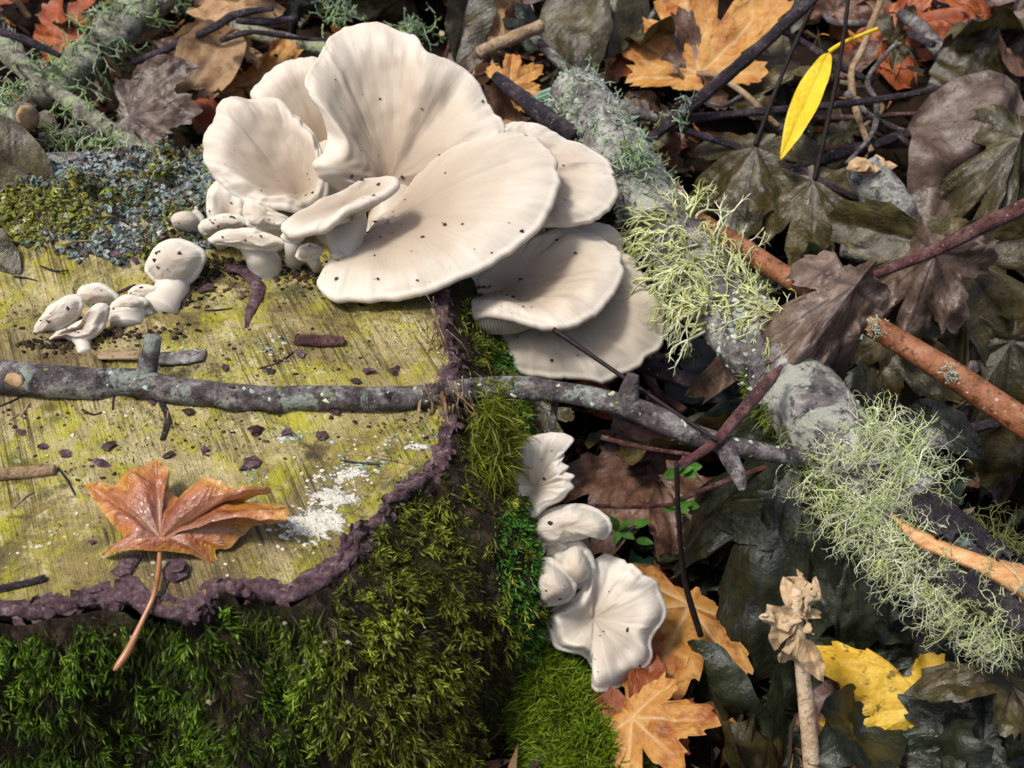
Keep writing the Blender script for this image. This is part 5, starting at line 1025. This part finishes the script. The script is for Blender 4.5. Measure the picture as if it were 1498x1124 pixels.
# crumbs on the sawn face ----------------------------------------------
CHIPS = [(160, 655, 11), (150, 680, 10), (97, 665, 9), (375, 632, 15), (365, 682, 16), (186, 833, 20), (247, 668, 9), (300, 660, 9), (420, 635, 12), (470, 640, 10), (255, 838, 22), (62, 655, 8), (275, 604, 8), (490, 602, 12), (300, 425, 14), (280, 395, 10), (540, 545, 10), (440, 520, 9), (395, 545, 9), (330, 540, 9), (135, 795, 7), (580, 545, 12), (30, 635, 8), (225, 590, 8), (520, 560, 8), (240, 350, 12), (170, 375, 10), (120, 370, 10), (200, 385, 9)]
for i, (a, b, r) in enumerate(CHIPS):
    p = otp(a, b, .0015); rm = r*.72/FPX; q = blobs([p], rm, .28, np.array([[random.gauss(0, .2), random.gauss(0, .2), 1]]), .45)
    o = put('bark_chip', mesh('bark_chip', *q[:3], smooth=False), MT['rim' if i % 3 else 'speck'], None, p-np.array([0, 0, .0015])); tag(o, '%s %s bark chip %s' % ('tiny' if r < 10 else 'small' if r < 14 else 'broad', 'purplish' if i % 3 else 'blackish', 'near the mushrooms on the stump' if b < 440 else 'above the grey branch on the stump' if b < 552 else 'just below the grey branch on the stump' if b < 650 else 'around the wet leaf on the stump'), 'bark chip', 'bark chips on the stump')
def lay(name, label, pts, mat, cat='twig', group=None, seed=0, rough=.15, flat=1., sides=9):
    q = [otp(a, b, r*.75/FPX*.6*flat) for a, b, r in pts]; v = tube(q, [r*.75/FPX for a, b, r in pts], sides, 24, rough, 150, seed, flat=flat)
    o = put(name, mesh(name, *v[:3], attrs=v[3]), MT[mat], None, q[0]); return tag(o, label, cat, group)
lay('bark_chunk', 'thick reddish brown bark chunk on the face above the grey branch', [(432, 502, 7), (450, 503, 10), (480, 504, 10), (504, 503, 8)], 'redtwig', 'bark')
lay('twig', 'pale broken twig at the left margin of the stump face', [(-20, 700, 9), (30, 696, 9), (82, 692, 9)], 'tanstick', seed=1)
lay('twig', 'slim dark twig near the bark rim, left of the wet leaf', [(-20, 868, 5), (30, 858, 5), (68, 848, 5)], 'darktwig', seed=2)
lay('twig', 'little crooked black twig between grey branch and wet leaf', [(237, 592, 5), (245, 610, 5), (243, 630, 4), (238, 645, 4)], 'darktwig', seed=3)
lay('wood_chip', 'pale weathered wood slab behind the side stub of the branch', [(150, 522, 16), (180, 522, 17), (206, 522, 16)], 'tanstick', 'wood chip', flat=.3)
lay('wood_chip', 'larger whitish wood slab right of the side stub', [(232, 528, 20), (262, 526, 22), (300, 522, 16)], 'log', 'wood chip', flat=.3)
lay('bark_strip', 'curled dark bark strip under the mushroom cluster', [(335, 395, 12), (360, 400, 14), (378, 425, 14), (368, 455, 8), (360, 480, 4)], 'rim', 'bark', rough=.3, flat=.5)
lay('twig', 'thin brown twig leaning over the young mushrooms', [(140, 442, 2), (165, 432, 2.5), (198, 418, 2)], 'redtwig', seed=5)
NEED = [(0, 595, 32, 580), (30, 610, 45, 590), (165, 600, 172, 570), (95, 585, 128, 622), (20, 405, 55, 412), (15, 615, 40, 600), (120, 600, 150, 604), (240, 660, 246, 600), (85, 685, 110, 725), (300, 870, 306, 850), (300, 455, 340, 452), (210, 460, 216, 500), (560, 680, 480, 672), (490, 665, 600, 680), (235, 880, 248, 850), (90, 360, 150, 352), (180, 360, 215, 372), (130, 340, 170, 330), (60, 390, 100, 396), (345, 385, 385, 392), (380, 540, 430, 515), (20, 745, 50, 720), (250, 420, 262, 440)]
for i, (a, b, c, d) in enumerate(NEED):
    lay('dry_needle', 'dry straw coloured needle lying on the stump' if i % 2 else 'thin dark needle lying on the stump', [(a, b, 1.6), ((a+c)/2+random.gauss(0, 3), (b+d)/2+random.gauss(0, 3), 1.8), (c, d, 1.2)], 'tanstick' if i % 2 else 'darktwig', 'needle', 'straw needles on the stump' if i % 2 else 'dark needles on the stump', seed=i, sides=5, rough=0)

# ------------------------------------------------------------ leaf litter
def inside(x, y, poly):
    c = False; j = len(poly)-1
    for i in range(len(poly)):
        if (poly[i][1] > y) != (poly[j][1] > y) and x < (poly[j][0]-poly[i][0])*(y-poly[i][1])/(poly[j][1]-poly[i][1])+poly[i][0]: c = not c
        j = i
    return c
big = rim+rout*(.05+.05*np.clip(rout[:, :1], 0, 1)); spoly = big[::6, :2]
KINDS = {'l_brown': ('brown fallen maple leaf in the forest litter', 'brown litter leaves'), 'l_olive': ('dull olive fallen leaf in the forest litter', 'olive litter leaves'), 'l_dark': ('blackish green rotting leaf in the forest litter', 'dark litter leaves'),
         'l_rust': ('rust red fallen leaf in the forest litter', 'rust litter leaves'), 'l_tan': ('tan fallen leaf in the forest litter', 'tan litter leaves'), 'l_grey': ('grey-brown fallen leaf in the forest litter', 'grey litter leaves'), 'l_amber': ('amber fallen leaf in the forest litter', 'amber litter leaves')}
proto = {}
def litter_proto(mat, i):
    k = (mat, i)
    if k not in proto:
        rg = random.Random(hash((i, len(mat))) % 1000)
        v = maple_mesh(.085, 200+i*7+len(mat), 90, 12, curl=rg.uniform(-.6, .3), pleat=rg.uniform(.08, .22), fold=rg.uniform(-.4, .2), wav=rg.uniform(.15, .30), crum=.10) if i < 3 else oval_mesh(.10, 300+i, asp=rg.uniform(.35, .6), rows=22, cols=11, curl=rg.uniform(-.6, .4), fold=rg.uniform(-.4, .5), wav=rg.uniform(.08, .18), ripple=.012 if i == 4 else 0)
        me = mesh('litter_leaf', *v[:3], attrs=v[3]); me.materials.append(MT[mat]); proto[k] = me
    return proto[k]
def zone_of(x, y):
    return ('in the far litter behind the mossy branch' if x < -.25 else 'in the far litter behind the tall mushroom' if x < .02 else 'in the far litter around the amber leaf' if x < .30 else 'in the far litter behind the broken stick') if y > 1.0 else \
           ('beside the back of the stump' if x < -.05 else 'on the floor behind the lichen log' if (y > .74 or x > .45) else 'on the floor under the lichen log' if x > .22 else 'in the hollow beside the stump')
rgl = random.Random(5); cnt = 0
for _ in range(1200):
    if cnt >= 300: break
    y = rgl.uniform(.30, 1.75); hw = .05+.45*y; x = rgl.uniform(-hw, hw+.04)
    if inside(x, y, spoly) or (-.02 < x < .13 and .33 < y < .56): continue
    dens = 1.0 if y < 1.35 else .6
    if rgl.random() > dens: continue
    far = y > .95
    ml = rgl.choices(list(KINDS), (5, 4, 2, 2.2, 2, 3, 1.2) if far else ((4, 3.5, 4, 1.6, .4, 2, .8) if x < .2 else (1.5, 3, 8, .3, .1, .8, .2)))[0]
    pk = rgl.randrange(5); me = litter_proto(ml, pk); o = bpy.data.objects.new('litter_leaf', me); COL.objects.link(o)
    z = float(gz(x, y))+rgl.uniform(.006, .045)
    s = rgl.uniform(.5, 1.1); o.scale = (s, s, s)
    tl = rgl.choice([.35, .5, .9]); o.rotation_euler = (rgl.gauss(.15, tl), rgl.gauss(0, tl), rgl.uniform(0, 6.28)); o.location = (x, y, z)
    sz = 'small' if s < .7 else 'medium-sized' if s < .9 else 'large'; st = ['lobed', 'crumpled lobed', 'ragged lobed', 'plain oval', 'rippled oval'][pk]
    zone = zone_of(x, y)
    tag(o, '%s %s %s leaf %s' % (sz, KINDS[ml][0].split(' fallen')[0].split(' rotting')[0], st, zone), 'leaf', KINDS[ml][1]); cnt += 1
n = 7000; yy = RNG.uniform(.3, 1.8, n); xx = RNG.uniform(-1, 1, n)*(.05+.45*yy); zz = gz(xx, yy)
B = np.stack([xx, yy, zz+RNG.uniform(.0, .03, n)], 1); dr = nrm(RNG.normal(size=(n, 3))*np.array([1, 1, .35]))
cc = np.array([(.10, .05, .025), (.20, .12, .06), (.03, .018, .012), (.06, .055, .02), (.36, .13, .03), (.42, .33, .22), (.03, .018, .012)])[RNG.integers(0, 7, n)]*RNG.uniform(.5, 1.4, (n, 1))
V = blades(B, dr, RNG.uniform(.008, .03, n), RNG.uniform(.001, .007, n), RNG.normal(size=(n, 3))*.004, cc, cc)
put('leaf_crumbs', mesh('leaf_crumbs', *V[:3], smooth=False, attrs=V[3]), MT['flake'], None, None, 'stuff'); tag(bpy.data.objects['leaf_crumbs'], 'crumbled leaf bits and needles strewn over the forest floor', 'leaf litter')
tw = []
for i in range(5):
    L = .16; p = [np.array([k*L/5-L/2, random.gauss(0, .004), random.gauss(0, .003)]) for k in range(6)]; v = tube(p, np.linspace(.0028, .0012, 6), 7, 24, .2, 150, i)
    me = mesh('twig', *v[:3], attrs=v[3]); me.materials.append(MT[['darktwig', 'redtwig', 'branch', 'tanstick', 'darktwig'][i]]); tw.append(me)
for i in range(190):
    y = rgl.uniform(.32, 1.7); hw = .16+.46*y; x = rgl.uniform(-hw, hw)
    if inside(x, y, spoly) or (x > .12 and y < .62): continue
    k = rgl.randrange(5); o = bpy.data.objects.new('twig', tw[k]); COL.objects.link(o); s = rgl.uniform(.5, 1.5); o.scale = (s, s*1.1, s*1.1)
    o.location = (x, y, float(gz(x, y))+rgl.uniform(.015, .055+.03*(y > .9))); o.rotation_euler = (0, rgl.gauss(0, .35), rgl.uniform(0, 6.28))
    c = ['dark', 'reddish', 'grey', 'tan', 'dark'][k]; tag(o, '%s thin %s twig %s' % ('short' if s < .8 else 'longish' if s < 1.15 else 'long', c, zone_of(x, y)), 'twig', '%s twigs in the litter' % c)
for o in list(bpy.data.objects):
    if '_o' in o: del o['_o']
